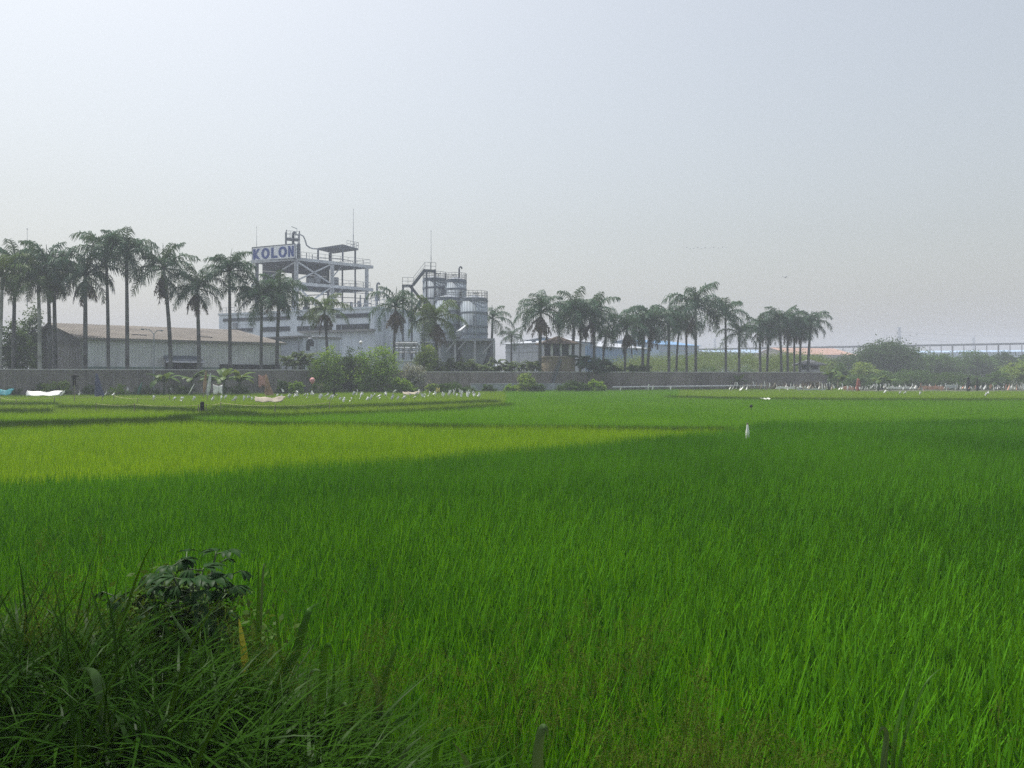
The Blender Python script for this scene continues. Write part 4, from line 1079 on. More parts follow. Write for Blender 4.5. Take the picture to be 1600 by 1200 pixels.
PALMS = [
 # px, ytop, yc, rad, label, options
 (4, 392, 428, 36, 'pale trunked light green palm cut by the left edge of the picture', dict(leaf='palm_light', bark='bark_pale', dY=1.0)),
 (24, 380, 412, 34, 'tall palm half hidden behind the pale trunked one at the left edge', dict(dY=5.5, skirt=.8)),
 (60, 405, 440, 30, 'low light green palm before the dark gable of the warehouse', dict(leaf='palm_light', dY=1.2, bark='bark_pale')),
 (74, 382, 412, 34, 'bushy topped palm in front of the dark warehouse gable', dict(dY=2.2, skirt=1.2)),
 (84, 390, 424, 30, 'palm crowded behind the bushy topped one at the warehouse gable', dict(dY=4.6, skirt=1.2)),
 (133.5, 390, 428, 33, 'palm with a hanging leaf skirt at the front corner of the warehouse', dict(skirt=.8, dY=1.2)),
 (166, 358, 392, 36, 'tall palm second from the warehouse corner, its crown touching the tallest', dict(dY=1.4)),
 (197.5, 353, 392, 33, 'tallest slender palm with a pointed top, before the warehouse', dict(dY=1.3, bark='bark')),
 (256, 381, 418, 36, 'palm with brown dead fronds standing alone right of the tallest palm', dict(skirt=1.0, dY=1.4)),
 (308, 424, 449, 29, 'short palm with a ragged skirt next to the blue awning', dict(skirt=1.0, dY=1.3)),
 (358.5, 388, 423, 31, 'tall round headed palm nearest the left end of the factory block', dict(dY=1.6, dense=1.25)),
 (409, 436, 466, 31, 'lower of the two palms below the blue lettered sign', dict(dY=1.6, dense=1.2)),
 (437, 414, 455, 30, 'taller of the two palms below the blue lettered sign', dict(dY=2.6, skirt=.5, spear=.6)),
 (507, 457, 482, 27, 'short palm with drooping fronds before the factory strip windows', dict(dY=4.0, skirt=.8, leaf='palm_light', nf=13)),
 (618, 448, 477, 30, 'palm with a thick brown skirt before the blank factory side wall', dict(dY=6, skirt=1.2, nf=13)),
 (680, 466, 496, 30, 'light green palm standing in front of the silos', dict(dY=6, skirt=.8, leaf='palm_light')),
 (769.5, 476, 497, 21, 'palm just right of the silos with sparse half crown', dict(dY=22, nf=12)),
 (799, 515, 526, 14, 'smallest palm between the silos and the guard tower', dict(dY=28, nf=13)),
 (845, 457, 486, 30, 'broad palm with heavy dead skirt left of the ochre guard tower', dict(dY=1.8, skirt=1.4)),
 (897.5, 460, 486, 28, 'upright palm just right of the ochre guard tower', dict(dY=1.8, dense=1.1)),
 (908, 468, 494, 24, 'palm tucked behind the upright one right of the guard tower', dict(dY=7, skirt=.6)),
 (929, 466, 490, 28, 'palm with wide spread crown above the dark small palm clump', dict(dY=2.6, skirt=.8)),
 (946, 510, 525, 14, 'stunted palm in front of the blue warehouse left end', dict(dY=8, nf=12)),
 (979, 491, 512, 26, 'low drooping palm before the middle of the blue warehouse', dict(dY=2.4, skirt=.9)),
 (1005, 482, 502, 24, 'palm left in the tight pair before the blue warehouse right end', dict(dY=5.0, skirt=.5)),
 (1019, 478, 502, 26, 'palm right in the tight pair before the blue warehouse right end', dict(dY=2.0, skirt=.9)),
 (1045, 471, 492, 19, 'thin palm with narrow upright crown among the middle group', dict(dY=2.4, nf=11)),
 (1061, 492, 510, 18, 'small slim palm behind the tall broad one, left trunk', dict(dY=9)),
 (1072, 489, 508, 18, 'small slim palm behind the tall broad one, right trunk', dict(dY=8)),
 (1087, 458, 479, 30, 'tall broad crowned palm highest in the middle row', dict(dY=2.0, dense=1.15, skirt=.3)),
 (1133.5, 464, 489, 25, 'solitary slim palm left of the gap over the conveyor', dict(dY=2.0, nf=14)),
 (1155, 509, 521, 19, 'low umbrella shaped palm beside the solitary slim one', dict(dY=3.0, nf=13)),
 (1187, 496, 512, 18, 'leftmost palm in the dense far right cluster', dict(dY=4, skirt=.4)),
 (1202, 498, 514, 18, 'short palm second in the dense far right cluster', dict(dY=5.5, skirt=.4)),
 (1218, 482, 499, 19, 'highest palm in the dense far right cluster', dict(dY=2.4)),
 (1230, 490, 507, 19, 'palm with crown below the highest in the far right cluster', dict(dY=3.2, skirt=.5)),
 (1241, 491, 508, 18, 'palm with brown skirt in the heart of the far right cluster', dict(dY=5, skirt=.9)),
 (1252, 494, 510, 18, 'palm with long skirt just left of the last one in the row', dict(dY=2.6, skirt=1.0)),
 (1267, 488, 504, 19, 'last palm of the row, standing over the small guard hut', dict(dY=1.8)),
]
for i, (px, yt, yc, rad, lab, kw) in enumerate(PALMS): palm(i, px, yt, yc, rad, lab, **kw)

# small feathery palms behind the wall
def small_palm(i, px, ytop, wpx, label, Y, leaf='areca', base=None):
    rg = np.random.default_rng(500 + i); b = at(px, 585, Y); b.z = -.1
    h = zat(ytop, Y); s = wpx / F * Y / 2
    t = thing('small_palm', b, label, 'small palm', 'small feathery palms behind the wall')
    st = MB(); fr = []
    for k in range(4):
        q = b + Vector((rg.normal(0, s * .35), rg.normal(0, s * .35), 0)); top = q + Vector((rg.normal(0, .15), rg.normal(0, .15), max(.6, (h - s * .9) * rg.uniform(.62, .92))))
        st.tube([q, (q + top) / 2, top], [.09, .07, .06], 6)
        for j in range(8):
            e = R(rg.uniform(20, 82)); fr.append(frond_np(rg, tuple(top), rg.uniform(0, 6.28), e, R(rg.uniform(70, 120)), s * rg.uniform(1.1, 1.6), .42 * s, 16, .1 * s, .4, .35))
    st.build('stems', M['stem'], t, True)
    V, Q = join_np(fr); link('crown', np_mesh('crown', V, Q, M[leaf]), t)
SP = [(455, 541, 26, 98, 'small palm left of the big bush, before the white annex'), (474, 539, 24, 99, 'small palm just right of the annex post'),
      (492, 545, 22, 98, 'small palm rising from the left side of the big bush'),
      (676, 549, 26, 101, 'small palm at the foot of the light green silo palm'), (697, 551, 22, 102, 'small palm under the feed conveyor'),
      (716, 553, 22, 102, 'small palm under the middle of the silo platform'), (738, 553, 24, 102, 'small palm beside the right platform posts'),
      (757, 553, 22, 103, 'small palm just past the silo platform end'), (776, 553, 22, 103, 'small palm below the sparse palm right of the silos'),
      (795, 554, 22, 104, 'small palm below the smallest royal palm'), (814, 552, 22, 104, 'small palm below the one armed lamp post'), (831, 549, 24, 104, 'darkest small palm left of the guard tower'),
      (918, 543, 34, 105, 'dark clump of small palm right of the guard tower'), (938, 549, 28, 106, 'lower dark small palm clump before the blue warehouse'),
      (960, 563, 24, 108, 'low small palm under the stunted royal palm'), (988, 562, 22, 109, 'low small palm at the foot of the drooping palm'), (1003, 561, 22, 110, 'low small palm at the left end of the yellow green thicket')]
for i, (px, yt, w_, Y, lab) in enumerate(SP): small_palm(i, px, yt, w_, lab, Y, 'palm' if 905 < px < 945 else 'areca')

# ------------------------------------------------------------------ banana plants
def banana(i, px, ytop, wpx, Y, label):
    rg = np.random.default_rng(700 + i); b = at(px, 585, Y); b.z = 0; h = zat(ytop, Y); s = wpx / F * Y / 2 * 1.35
    t = thing('banana_plant', b, label, 'banana plant', 'banana plants by the field edge')
    m = MB(); hs = h * .55; m.tube([b, b + Vector((0, 0, hs * .5)), b + Vector((.03, 0, hs))], [.14, .11, .07], 8); m.build('stem', M['stem'], t, True)
    vs = []; parts = []
    for k in range(8):
        az = k * 2.4 + rg.normal(0, .3); e0 = R(rg.uniform(35, 85)); bend = R(rg.uniform(60, 130)); L_ = s * rg.uniform(1.0, 1.45); n = 9
        tt = (np.arange(n + 1)) / n; ang = e0 - bend * tt
        hx = np.concatenate([[0], np.cumsum(np.cos(ang[:-1])) * L_ / n]); hz = np.concatenate([[0], np.cumsum(np.sin(ang[:-1])) * L_ / n])
        d = np.array([math.cos(az), math.sin(az), 0]); sd_ = np.array([-d[1], d[0], 0])
        P_ = np.array([b.x, b.y, hs]) + hx[:, None] * d + hz[:, None] * np.array([0, 0, 1.0])
        w_ = .17 * L_ * np.clip(np.sin(np.pi * np.clip(tt * .95 + .04, 0, 1)), .03, 1) ** .6; w_[0] = .02
        dn = np.array([0, 0, -1.0]) * (w_ * .35)[:, None]
        V = np.concatenate([P_ - sd_ * w_[:, None] + dn, P_, P_ + sd_ * w_[:, None] + dn]); q = np.arange(n)[:, None]; N1 = n + 1
        parts.append((V, np.concatenate([np.concatenate([q, q + N1, q + N1 + 1, q + 1], 1), np.concatenate([q, q + N1, q + N1 + 1, q + 1], 1) + N1])))
    V, Q = join_np(parts); link('leaves', np_mesh('leaves', V, Q, M['banana']), t)
for i, a in enumerate([(256, 574, 42, 79.5, 'banana plant by the wall under the palm with brown dead fronds'), (299, 575, 34, 80, 'banana plant below the blue awning'),
                       (327, 577, 34, 80, 'banana plant behind the leaning brown stake'),
                       (350, 571, 40, 80.5, 'tallest banana plant beside the white hanging cloth'), (374, 577, 38, 81, 'banana plant right of the white hanging cloth'),
                       (1154, 584, 24, 112, 'banana plant against the brown wall below the solitary slim palm'), (1298, 574, 26, 113, 'banana plant at the right end of the brown wall'),
                       (1316, 581, 24, 112, 'shorter banana plant beside the end of the wall'), (1372, 581, 22, 112, 'banana plant in front of the dark hedge below the domed tree'), (1390, 584, 20, 111, 'low banana plant among the white stakes below the domed tree')]): banana(i, *a)

# ------------------------------------------------------------------ bushes and broad trees
def bush(i, px, ytop, wpx, Y, label, leafm='bush', n=2600, leaf=.25, zb=0.0, name='bush', cat='bush', lob=9, depth=.8, trunk=False, hollow=.5, clump=.24):
    rg = np.random.default_rng(900 + i); b = at(px, 585, Y); b.z = zb; h = zat(ytop, Y) - zb; rw = wpx / F * Y / 2
    t = thing(name, b, label, cat)
    lobes = []
    lo = .0 if not trunk else .18
    for k in range(lob):
        u = -0.78 + 1.56 * (k + .5) / lob + rg.normal(0, .08)
        top = h * (1 - .42 * abs(u) ** 2.0) * rg.uniform(.84, 1.02)
        rx = rw * rg.uniform(.26, .40); rz = (top - h * lo) * rg.uniform(.32, .46)
        lobes.append((b.x + u * rw, b.y + rg.uniform(-.5, .5) * rw * depth, zb + top - rz, rx, rx * rg.uniform(.9, 1.3), rz))
        lobes.append((b.x + u * rw * .92, b.y + rg.uniform(-.6, .6) * rw * depth, zb + h * lo + (top - h * lo) * .36, rx * 1.1, rx * 1.2, (top - h * lo) * .38))
    V, Q = crown_np(rg, lobes, int(n * 1.9), leaf, clump, 26, hollow)
    V[:, 2] = np.maximum(V[:, 2], zb + .02 + rg.uniform(0, .05, len(V)))
    link('crown', np_mesh('crown', V, Q, M[leafm]), t)
    m = MB(); tr = .05 + .012 * h
    if trunk: m.tube([b - Vector((0, 0, .2)), b + Vector((.1, 0, h * .35)), b + Vector((0, .1, h * .7))], [tr * 2.4, tr * 1.9, tr], 8)
    for k in range(7):
        a = lobes[rg.integers(0, len(lobes))]; s0 = b + Vector((0, 0, h * (.3 if trunk else -.02))) + Vector((rg.normal(0, rw * (.02 if trunk else .2)), 0, 0))
        e = Vector((a[0], a[1], a[2])); m.tube([s0, s0 + (e - s0) * .5 + Vector((0, 0, h * .06)), e], [tr, tr * .7, tr * .3], 6)
    m.build('trunk' if trunk else 'stems', M['bark_dark'], t, True)
BUSH = [
 # px, ytop, width, Y, label, options
 (516, 541, 64, 91.5, 'left half of the tall bright bush hiding the end of the concrete wall', dict(n=4400, lob=9)),
 (553, 545, 54, 92.5, 'dark bush filling the middle between the two bright tall bushes', dict(n=4200, leafm='bush_dark')),
 (591, 533, 64, 92.0, 'right and highest of the tall bright bushes, before the blank factory wall', dict(n=4400, lob=9)),
 (664, 528, 34, 98.5, 'light green round tree beneath the light green silo palm', dict(leafm='bush_pale', trunk=True, n=2200, name='tree', cat='tree')),
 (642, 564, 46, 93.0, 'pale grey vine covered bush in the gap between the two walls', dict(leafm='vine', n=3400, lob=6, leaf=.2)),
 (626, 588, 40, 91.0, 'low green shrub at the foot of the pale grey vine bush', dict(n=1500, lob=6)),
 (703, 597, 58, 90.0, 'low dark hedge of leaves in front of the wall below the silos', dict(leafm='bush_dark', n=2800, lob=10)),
 (676, 596, 26, 91.0, 'small yellowish shrub at the left end of the low dark hedge', dict(leafm='bush_pale', n=900, lob=5)),
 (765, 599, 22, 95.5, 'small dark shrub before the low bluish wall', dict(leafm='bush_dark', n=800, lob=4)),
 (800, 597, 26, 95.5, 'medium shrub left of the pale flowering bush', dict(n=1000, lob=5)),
 (823, 583, 34, 95.0, 'pale flowering bush in front of the wall left of the guard tower', dict(leafm='bush_pale', n=2000, lob=6)),
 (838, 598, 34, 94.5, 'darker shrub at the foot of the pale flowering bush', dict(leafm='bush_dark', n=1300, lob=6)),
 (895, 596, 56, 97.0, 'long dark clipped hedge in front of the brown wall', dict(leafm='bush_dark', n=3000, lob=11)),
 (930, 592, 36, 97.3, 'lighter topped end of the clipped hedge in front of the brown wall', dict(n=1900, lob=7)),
 (92, 592, 44, 79.0, 'yellow green low bush in front of the grey wall at the left', dict(leafm='bush_pale', n=1700, lob=7)),
 (62, 597, 20, 79.4, 'small dark shrub left of the yellow green low bush', dict(leafm='bush_dark', n=700, lob=4)),
 (440, 590, 18, 84, 'dark narrow shrub right of the brown cone of cloth', dict(leafm='bush_dark', n=700, lob=4)),
 (461, 594, 28, 84.5, 'round light shrub left of the pink ball on a stick', dict(n=1000, lob=5)),
 (228, 601, 44, 80, 'low dark weeds along the wall left of the banana plants', dict(leafm='bush_dark', n=1000, lob=8, leaf=.16)),
 (500, 598, 36, 86, 'low dark weeds before the left tall bright bush', dict(leafm='bush_dark', n=1000, lob=7, leaf=.16)),
 (20, 603, 30, 79, 'low dark weeds between the cyan tarp and the white sheet', dict(leafm='bush_dark', n=800, lob=6, leaf=.16)),
 (140, 600, 34, 79.3, 'dark weeds at the wall foot behind the navy pointed tarp', dict(leafm='bush_dark', n=900, lob=6, leaf=.16)),
 (185, 598, 34, 79.6, 'green weeds at the wall foot right of the navy pointed tarp', dict(n=900, lob=6, leaf=.16)),
 (282, 599, 40, 80.2, 'dark weeds at the wall foot between the first two banana plants', dict(leafm='bush_dark', n=1000, lob=7, leaf=.16)),
 (372, 598, 44, 81.5, 'thick dark weeds below the banana plants by the white cloth', dict(leafm='bush_dark', n=1200, lob=7, leaf=.16)),
 (640, 601, 30, 90.5, 'low green weeds right of the low shrub at the wall gap', dict(n=800, lob=5, leaf=.16)),
 (735, 602, 26, 93.5, 'low weeds at the left end of the low bluish wall', dict(leafm='bush_dark', n=700, lob=5, leaf=.16)),
 (1060, 570, 40, 128, 'low bush behind the wall between the small slim palms', dict(leafm='tree_green', n=1300, lob=6)),
 (1110, 571, 44, 130, 'low bush behind the wall right of the tall broad palm', dict(leafm='tree_green', n=1300, lob=6)),
 (1170, 570, 44, 132, 'low bush behind the wall beside the umbrella shaped palm', dict(leafm='tree_green', n=1300, lob=6)),
 (1222, 571, 46, 133, 'low bush behind the wall under the far right palm cluster', dict(leafm='tree_green', n=1300, lob=6)),
 # behind the left wall
 (22, 497, 44, 91, 'dark bushy tree behind the wall at the left edge', dict(leafm='bush_dark', trunk=True, n=3600, leaf=.3, name='tree', cat='tree')),
 (52, 468, 50, 100, 'dark tree behind the palms at the left end of the warehouse', dict(leafm='bush_dark', trunk=True, n=3600, leaf=.3, name='tree', cat='tree')),
 # right side
 (1386, 529, 112, 158, 'big dark domed tree under the larger pylon', dict(leafm='dome', trunk=True, n=15000, leaf=.42, name='tree', cat='tree', lob=13, clump=.3)),
 (1322, 549, 60, 168, 'dark spreading tree left of the big domed tree', dict(leafm='dome', trunk=True, n=5000, leaf=.42, name='tree', cat='tree')),
 (1288, 557, 60, 170, 'rounded tree behind the small guard hut', dict(leafm='tree_green', trunk=True, n=4400, leaf=.4, name='tree', cat='tree')),
 (1351, 563, 44, 138, 'small light green tree in front of the big domed tree', dict(leafm='bush_pale', trunk=True, n=3000, leaf=.3, name='tree', cat='tree')),
 (1464, 549, 78, 165, 'light topped spreading tree just right of the big domed tree', dict(leafm='tree_green', trunk=True, n=6500, leaf=.4, name='tree', cat='tree', lob=11)),
 (1521, 545, 84, 170, 'broad tree below the smaller pylon', dict(leafm='tree_green', trunk=True, n=7000, leaf=.4, name='tree', cat='tree', lob=11)),
 (1560, 549, 60, 176, 'dark broad tree second from the right edge', dict(leafm='dome', trunk=True, n=4600, leaf=.42, name='tree', cat='tree')),
 (1612, 551, 66, 178, 'dark tree cut by the right edge of the picture', dict(leafm='dome', trunk=True, n=4600, leaf=.42, name='tree', cat='tree')),
 (1592, 563, 62, 130, 'fresh green tree in front at the right edge', dict(leafm='bush_pale', trunk=True, n=4200, leaf=.28, name='tree', cat='tree')),
 (1558, 578, 36, 128, 'small fresh green shrub left of the fresh green edge tree', dict(leafm='tree_green', n=1900, leaf=.26)),
 (1425, 577, 74, 134, 'dense mid green shrub in front of the big domed tree', dict(leafm='tree_green', n=4200, leaf=.26, lob=11)),
 (1483, 581, 74, 132, 'long low shrub in the middle of the right hand thicket', dict(leafm='bush_dark', n=3800, leaf=.26, lob=11)),
 (1530, 585, 56, 130, 'dull shrub with bare twigs near the dark posts', dict(leafm='bush_dark', n=2400, leaf=.24, lob=8)),
 (1380, 580, 60, 132, 'shrub behind the banana plants below the domed tree', dict(leafm='tree_green', n=3000, leaf=.26, lob=9)),
 (1338, 583, 46, 130, 'shrub between the wall end and the small light tree', dict(leafm='tree_green', n=2400, leaf=.26, lob=8)),
 (1310, 567, 40, 136, 'taller shrub just beyond the end of the wall', dict(leafm='tree_green', n=2400, leaf=.28, lob=7)),
 (1268, 596, 50, 114, 'dark brushwood heap at the foot of the brown wall', dict(leafm='dead', n=1900, leaf=.22, lob=9)),
 (1220, 599, 40, 112, 'dry brushwood at the wall left of the dark heap', dict(leafm='dead', n=1100, leaf=.2, lob=7)),
]
for i, (px, yt, w_, Y, lab, kw) in enumerate(BUSH): bush(i, px, yt, w_, Y, lab, **kw)

# yellow green thicket seen between the palm trunks: one mass nobody could count
rg = np.random.default_rng(77); lobes = []
for k in range(150):
    px = rg.uniform(945, 1285); Y = rg.uniform(135, 230)
    top = zat(np.interp(px, [945, 1010, 1100, 1250, 1345], [560, 557, 552, 553, 560]) + rg.uniform(0, 14), Y)
    r_ = rg.uniform(1.6, 3.6); lobes.append((xat(px, Y), Y, max(.8, top - r_ * .55), r_ * 1.2, r_ * 1.2, max(r_ * .6, .7)))
V, Q = crown_np(rg, lobes, 80000, .32, .32, 26, .6); V[:, 2] = np.maximum(V[:, 2], .02)
tag(link('thicket', np_mesh('thicket', V, Q, M['thicket'])), 'yellow green thicket filling the ground behind the brown wall', 'thicket', kind='stuff')
lobes = []
for k in range(170):
    px = rg.uniform(1290, 1780); Y = rg.uniform(185, 260); r_ = rg.uniform(2, 4)
    top = zat(np.interp(px, [1290, 1400, 1780], [566, 560, 556]) + rg.uniform(0, 8), Y)
    lobes.append((xat(px, Y), Y, max(1, top - r_ * .6), r_ * 1.3, r_ * 1.2, r_ * .8))
V, Q = crown_np(rg, lobes, 30000, .6, .32, 26, .6); V[:, 2] = np.maximum(V[:, 2], .02)
tag(link('far_woods', np_mesh('far_woods', V, Q, M['dome'])), 'far dark woodland behind the trees on the right', 'woods', kind='stuff')
lobes = []
for k in range(60):
    px = rg.uniform(-500, 2100); Y = rg.uniform(430, 560); r_ = rg.uniform(4, 8)
    lobes.append((xat(px, Y), Y, 3.5, r_ * 2.2, r_ * 1.5, 4.5))
V, Q = crown_np(rg, lobes, 26000, 1.5, .3, 26, .6); V[:, 2] = np.maximum(V[:, 2], .02)
tag(link('horizon_woods', np_mesh('horizon_woods', V, Q, M['dome'])), 'faint line of woodland along the horizon', 'woods', kind='stuff')

# ------------------------------------------------------------------ bird scarers, rags and litter among the plots
def cloth(m, a, b, h, rg, sag=.12, n=5):
    """a rag hanging from a line a-b, H deep, with folds and two sides"""
    a, b = Vector(a), Vector(b); d = b - a; nn = Vector((-d.y, d.x, 0)); nn = nn.normalized() if nn.length > 1e-4 else Vector((0, 1, 0))
    vs = []; cols = n * 2
    for j in range(n + 1):
        for i in range(cols + 1):
            u = i / cols; k = j / n
            vs.append(a + d * u + Vector((0, 0, -h * k * (1 + .12 * math.sin(u * 7)) - sag * 4 * u * (1 - u) * (1 - k))) + nn * (.07 * math.sin(u * 11 + k * 2) * k))
    fs = [(j * (cols + 1) + i, j * (cols + 1) + i + 1, (j + 1) * (cols + 1) + i + 1, (j + 1) * (cols + 1) + i) for j in range(n) for i in range(cols)]
    m.add(vs, fs)
def stake(px, ybase, Y, ytop, label, cat='scarer stake', name='scarer_stake', group=None, lean=0.0, r=.022, matl='wood', z0=None):
    b = at(px, ybase, Y); b.z = 0 if z0 is None else z0; tpz = zat(ytop, Y)
    t = thing(name, b, label, cat, group); e = Vector((b.x + lean, b.y, tpz))
    m = MB(); m.tube([b, e], [r * 1.2, r], 6); m.build('stick', M[matl], t); return t, b, e
rg = np.random.default_rng(21)
def strip_flag(px, py, hpx, label, group, lean=None, m='plastic', h0=.55, Y=None, wide=1.0):
    """short stick with a torn plastic strip tied on its top; PY is the row of its foot on the canopy"""
    c = canopy(px, py) if Y is None else at(px, 585, Y); c.z = 0
    Y = c.y; H = hpx / F * Y
    t = thing('strip_flag', c, label, 'plastic flag', group); lean = rg.uniform(-.45, .45) if lean is None else lean
    top = Vector((c.x + lean * H, c.y + rg.uniform(-.1, .1), h0 + H))
    a = MB(); a.tube([c, top + Vector((0, 0, .03))], [.02, .014], 5); a.build('stick', M['wood'], t)
    f = MB(); L_ = H * rg.uniform(.8, 1.1); w_ = (.08 + .07 * rg.random()) * wide; k = 5; vs = []; tw = rg.uniform(-1.2, 1.2); off = rg.uniform(-.25, .25) * H
    base_dir = (c + Vector((0, 0, h0)) - top).normalized()
    for i in range(k + 1):
        q = i / k; p = top + base_dir * (L_ * q) + Vector((off * q * q + .05 * math.sin(q * 5), -.03 * q, 0)); an = tw + q * 1.3
        s = Vector((math.cos(an), math.sin(an), 0)) * (w_ * (.55 + .45 * math.sin(q * 2.6)) / 1)
        th = Vector((-s.y, s.x, 0)).normalized() * .008
        vs += [p - s + th, p + s + th, p + s - th, p - s - th]
    fs = [(0, 1, 2, 3), (4 * k + 3, 4 * k + 2, 4 * k + 1, 4 * k)]
    for i in range(k):
        o = 4 * i
        for j in range(4): fs.append((o + j, o + (j + 1) % 4, o + 4 + (j + 1) % 4, o + 4 + j))
    f.add(vs, fs); f.build('strip', M[m], t)
G1 = 'white strip flags in the left plots'; G2 = 'white strip flags before the hedges in the middle'; G3 = 'white strip flags along the far right plot'
for (px, py, h) in [(28, 606, 7), (40, 606, 9), (97, 618, 9), (105, 612, 10), (110, 615, 8), (125, 613, 13), (126, 617, 8), (138, 614, 7), (151, 615, 6), (166, 616, 6), (178, 617, 5), (200, 614, 10),
                    (241, 624, 7), (265, 613, 8), (272, 625, 6), (281, 626, 7), (285, 627, 8), (299, 612, 6), (303, 625, 7), (332, 625, 8), (344, 626, 9), (352, 622, 6), (366, 626, 8), (381, 625, 8), (390, 622, 5), (395, 624, 5)]:
    strip_flag(px, py, h, 'thin stake with a white plastic strip in the plots left of the orange rag', G1)
for k in range(46):
    px = 430 + 250 * (k + rg.uniform(.1, .9)) / 46; py = 619 + rg.normal(0, 3.2) + (3 if k % 3 == 0 else 0)
    strip_flag(px, py, rg.uniform(4, 8.5), 'thin stake with a white plastic strip in the plot before the tall bushes', 'white strip flags before the tall bushes', m='plastic' if rg.random() < .8 else 'plastic_b', lean=rg.uniform(-.9, .9))
for k in range(20):
    px = 682 + 64 * (k + rg.uniform(.1, .9)) / 20 + (k % 3) * 5; py = 617 + rg.normal(0, 1.6)
    strip_flag(px, py, rg.uniform(5, 10), 'thin stake with a white plastic strip below the low dark hedge', G2)
for px, py, h in ((970, 612, 7), (1011, 611, 10), (1018, 610, 8), (1047, 610, 7), (1140, 611, 9), (1144, 612, 13), (1158, 611, 7)):
    strip_flag(px, py, h, 'thin stake with a white plastic strip in front of the white water pipe', G3, Y=98)
for k in range(46):
    px = 1150 + 175 * (k + rg.uniform(.1, .9)) / 46
    strip_flag(px, 610, rg.uniform(5, 13), 'pale stake with a plastic strip crowded at the end of the wall', 'pale stakes crowded at the wall end', Y=rg.uniform(99, 106), m='plastic' if rg.random() < .7 else 'beige', h0=.6, lean=rg.uniform(-.25, .25))
for k in range(70):
    px = 1325 + 285 * (k + rg.uniform(.1, .9)) / 70
    strip_flag(px, 610, rg.uniform(4, 11), 'pale stake with a plastic strip before the thicket on the right', 'pale stakes before the right thicket', Y=rg.uniform(98, 107), m='plastic' if rg.random() < .65 else ('plastic_b' if rg.random() < .6 else 'peach'), h0=.6, lean=rg.uniform(-.4, .4))
for px, py, h in ((1382, 615, 6), (1405, 616, 6), (1413, 616, 5), (1438, 617, 5), (1541, 618, 6), (1546, 616, 7), (1370, 612, 5), (1553, 612, 12)):
    strip_flag(px, py, h, 'lone white strip standing in the strip of rice before the right thicket', 'lone white strips in the right rice strip', h0=.6)

def C0(px, py): q = canopy(px, py); q.z = 0; return q
# single conspicuous scarers and rags
def rag_pole(px, py, ytop, spec, label, cat='scarecrow', name='scarecrow', lean=0.0, r=.03, polem='wood'):
    """spec: list of (px0, px1, ytop, ybottom, material)"""
    c = C0(px, py); Y = c.y; t = thing(name, c, label, cat)
    m = MB(); e = at(px, ytop, Y) + Vector((lean, 0, 0)); m.tube([c, e], [r * 1.2, r], 6)
    for (x0, x1, y0, y1, mm) in spec:
        if abs(x1 - x0) > 8: m.tube([at(x0, y0, Y), at(x1, y0, Y)], r * .8, 6)
    m.build('pole', M[polem], t)
    for (x0, x1, y0, y1, mm) in spec:
        f = MB(); cloth(f, at(x0, y0, Y - .05), at(x1, y0 + .8, Y - .05), (y1 - y0) / F * Y, rg); o = f.build('cloth', M[mm], t, True)
        so_ = o.modifiers.new('thickness', 'SOLIDIFY'); so_.thickness = .015
    return t
rag_pole(409, 612, 583, [(403.5, 415, 585, 604, 'peach')], 'orange pink rag hanging on a pole beside the brown cone of cloth')
rag_pole(341, 618, 599, [(333, 347.5, 600.5, 615, 'plastic')], 'square white cloth hanging on a pole before the banana plants')
rag_pole(499, 612, 599, [(495, 505, 600, 611, 'beige')], 'beige rag on a pole right of the pink ball')
rag_pole(472, 613, 602, [(469, 477, 602, 611, 'navy')], 'dark blue rag on a short pole left of the pink ball')
rag_pole(735, 613, 594, [(696, 705, 600, 608, 'plastic')], 'bright white plastic bag caught on the dark hedge') if False else None
rag_pole(684, 614, 604, [(681, 687, 605, 612, 'yellow')], 'small yellow rag in front of the low dark hedge')
def cone(px, py0, y0, wpx, mm, label, cat, name, lean=0.0, n=10, twist=.5):
    c = C0(px, py0); Y = c.y; t = thing(name, c, label, cat); h = zat(y0, Y); r = wpx / F * Y / 2
    m = MB(); vs = []; K = 9
    for j in range(K + 1):
        k = j / K
        for i in range(n):
            a = 2 * math.pi * i / n + k * twist; rr = r * (1 - k) ** .8 * (1 + .22 * math.sin(i * 2.5 + j)) + .03
            vs.append((c.x + rr * math.cos(a) + lean * k, c.y + rr * math.sin(a), .35 + (h - .35) * k))
    fs = [tuple(K * n + i for i in range(n))]
    for j in range(K):
        for i in range(n): fs.append((j * n + i, j * n + (i + 1) % n, (j + 1) * n + (i + 1) % n, (j + 1) * n + i))
    m.add(vs, fs); m.build('cloth', M[mm], t)
    m = MB(); m.tube([c, Vector((c.x + lean, c.y, h + .06))], .025, 6); m.build('pole', M['wood'], t)
cone(421, 616, 584, 12, 'brown', 'tall brown cone of cloth over a pole in the left plots', 'scarecrow', 'scarecrow', lean=-.35)
cone(156, 617, 582.5, 13, 'navy', 'dark navy pointed tarp standing upright in the left plots', 'tarp', 'upright_tarp', lean=-.35)
cone(1168, 675, 663.5, 4.6, 'plastic', 'lone white cone of plastic on a stake in the open rice', 'scarer', 'plastic_scarer', twist=.2)
cone(541, 606, 584, 7, 'plastic_b', 'folded grey white plastic on a tall pole before the dark bush', 'scarecrow', 'scarecrow', lean=.25)
cone(697, 610, 598, 5, 'plastic', 'bright white plastic scrap on a pole above the low dark hedge', 'scarecrow', 'scarecrow')
cone(522, 616, 606, 4, 'black', 'small black post wrapped in cloth in the plot', 'scarecrow', 'scarecrow')
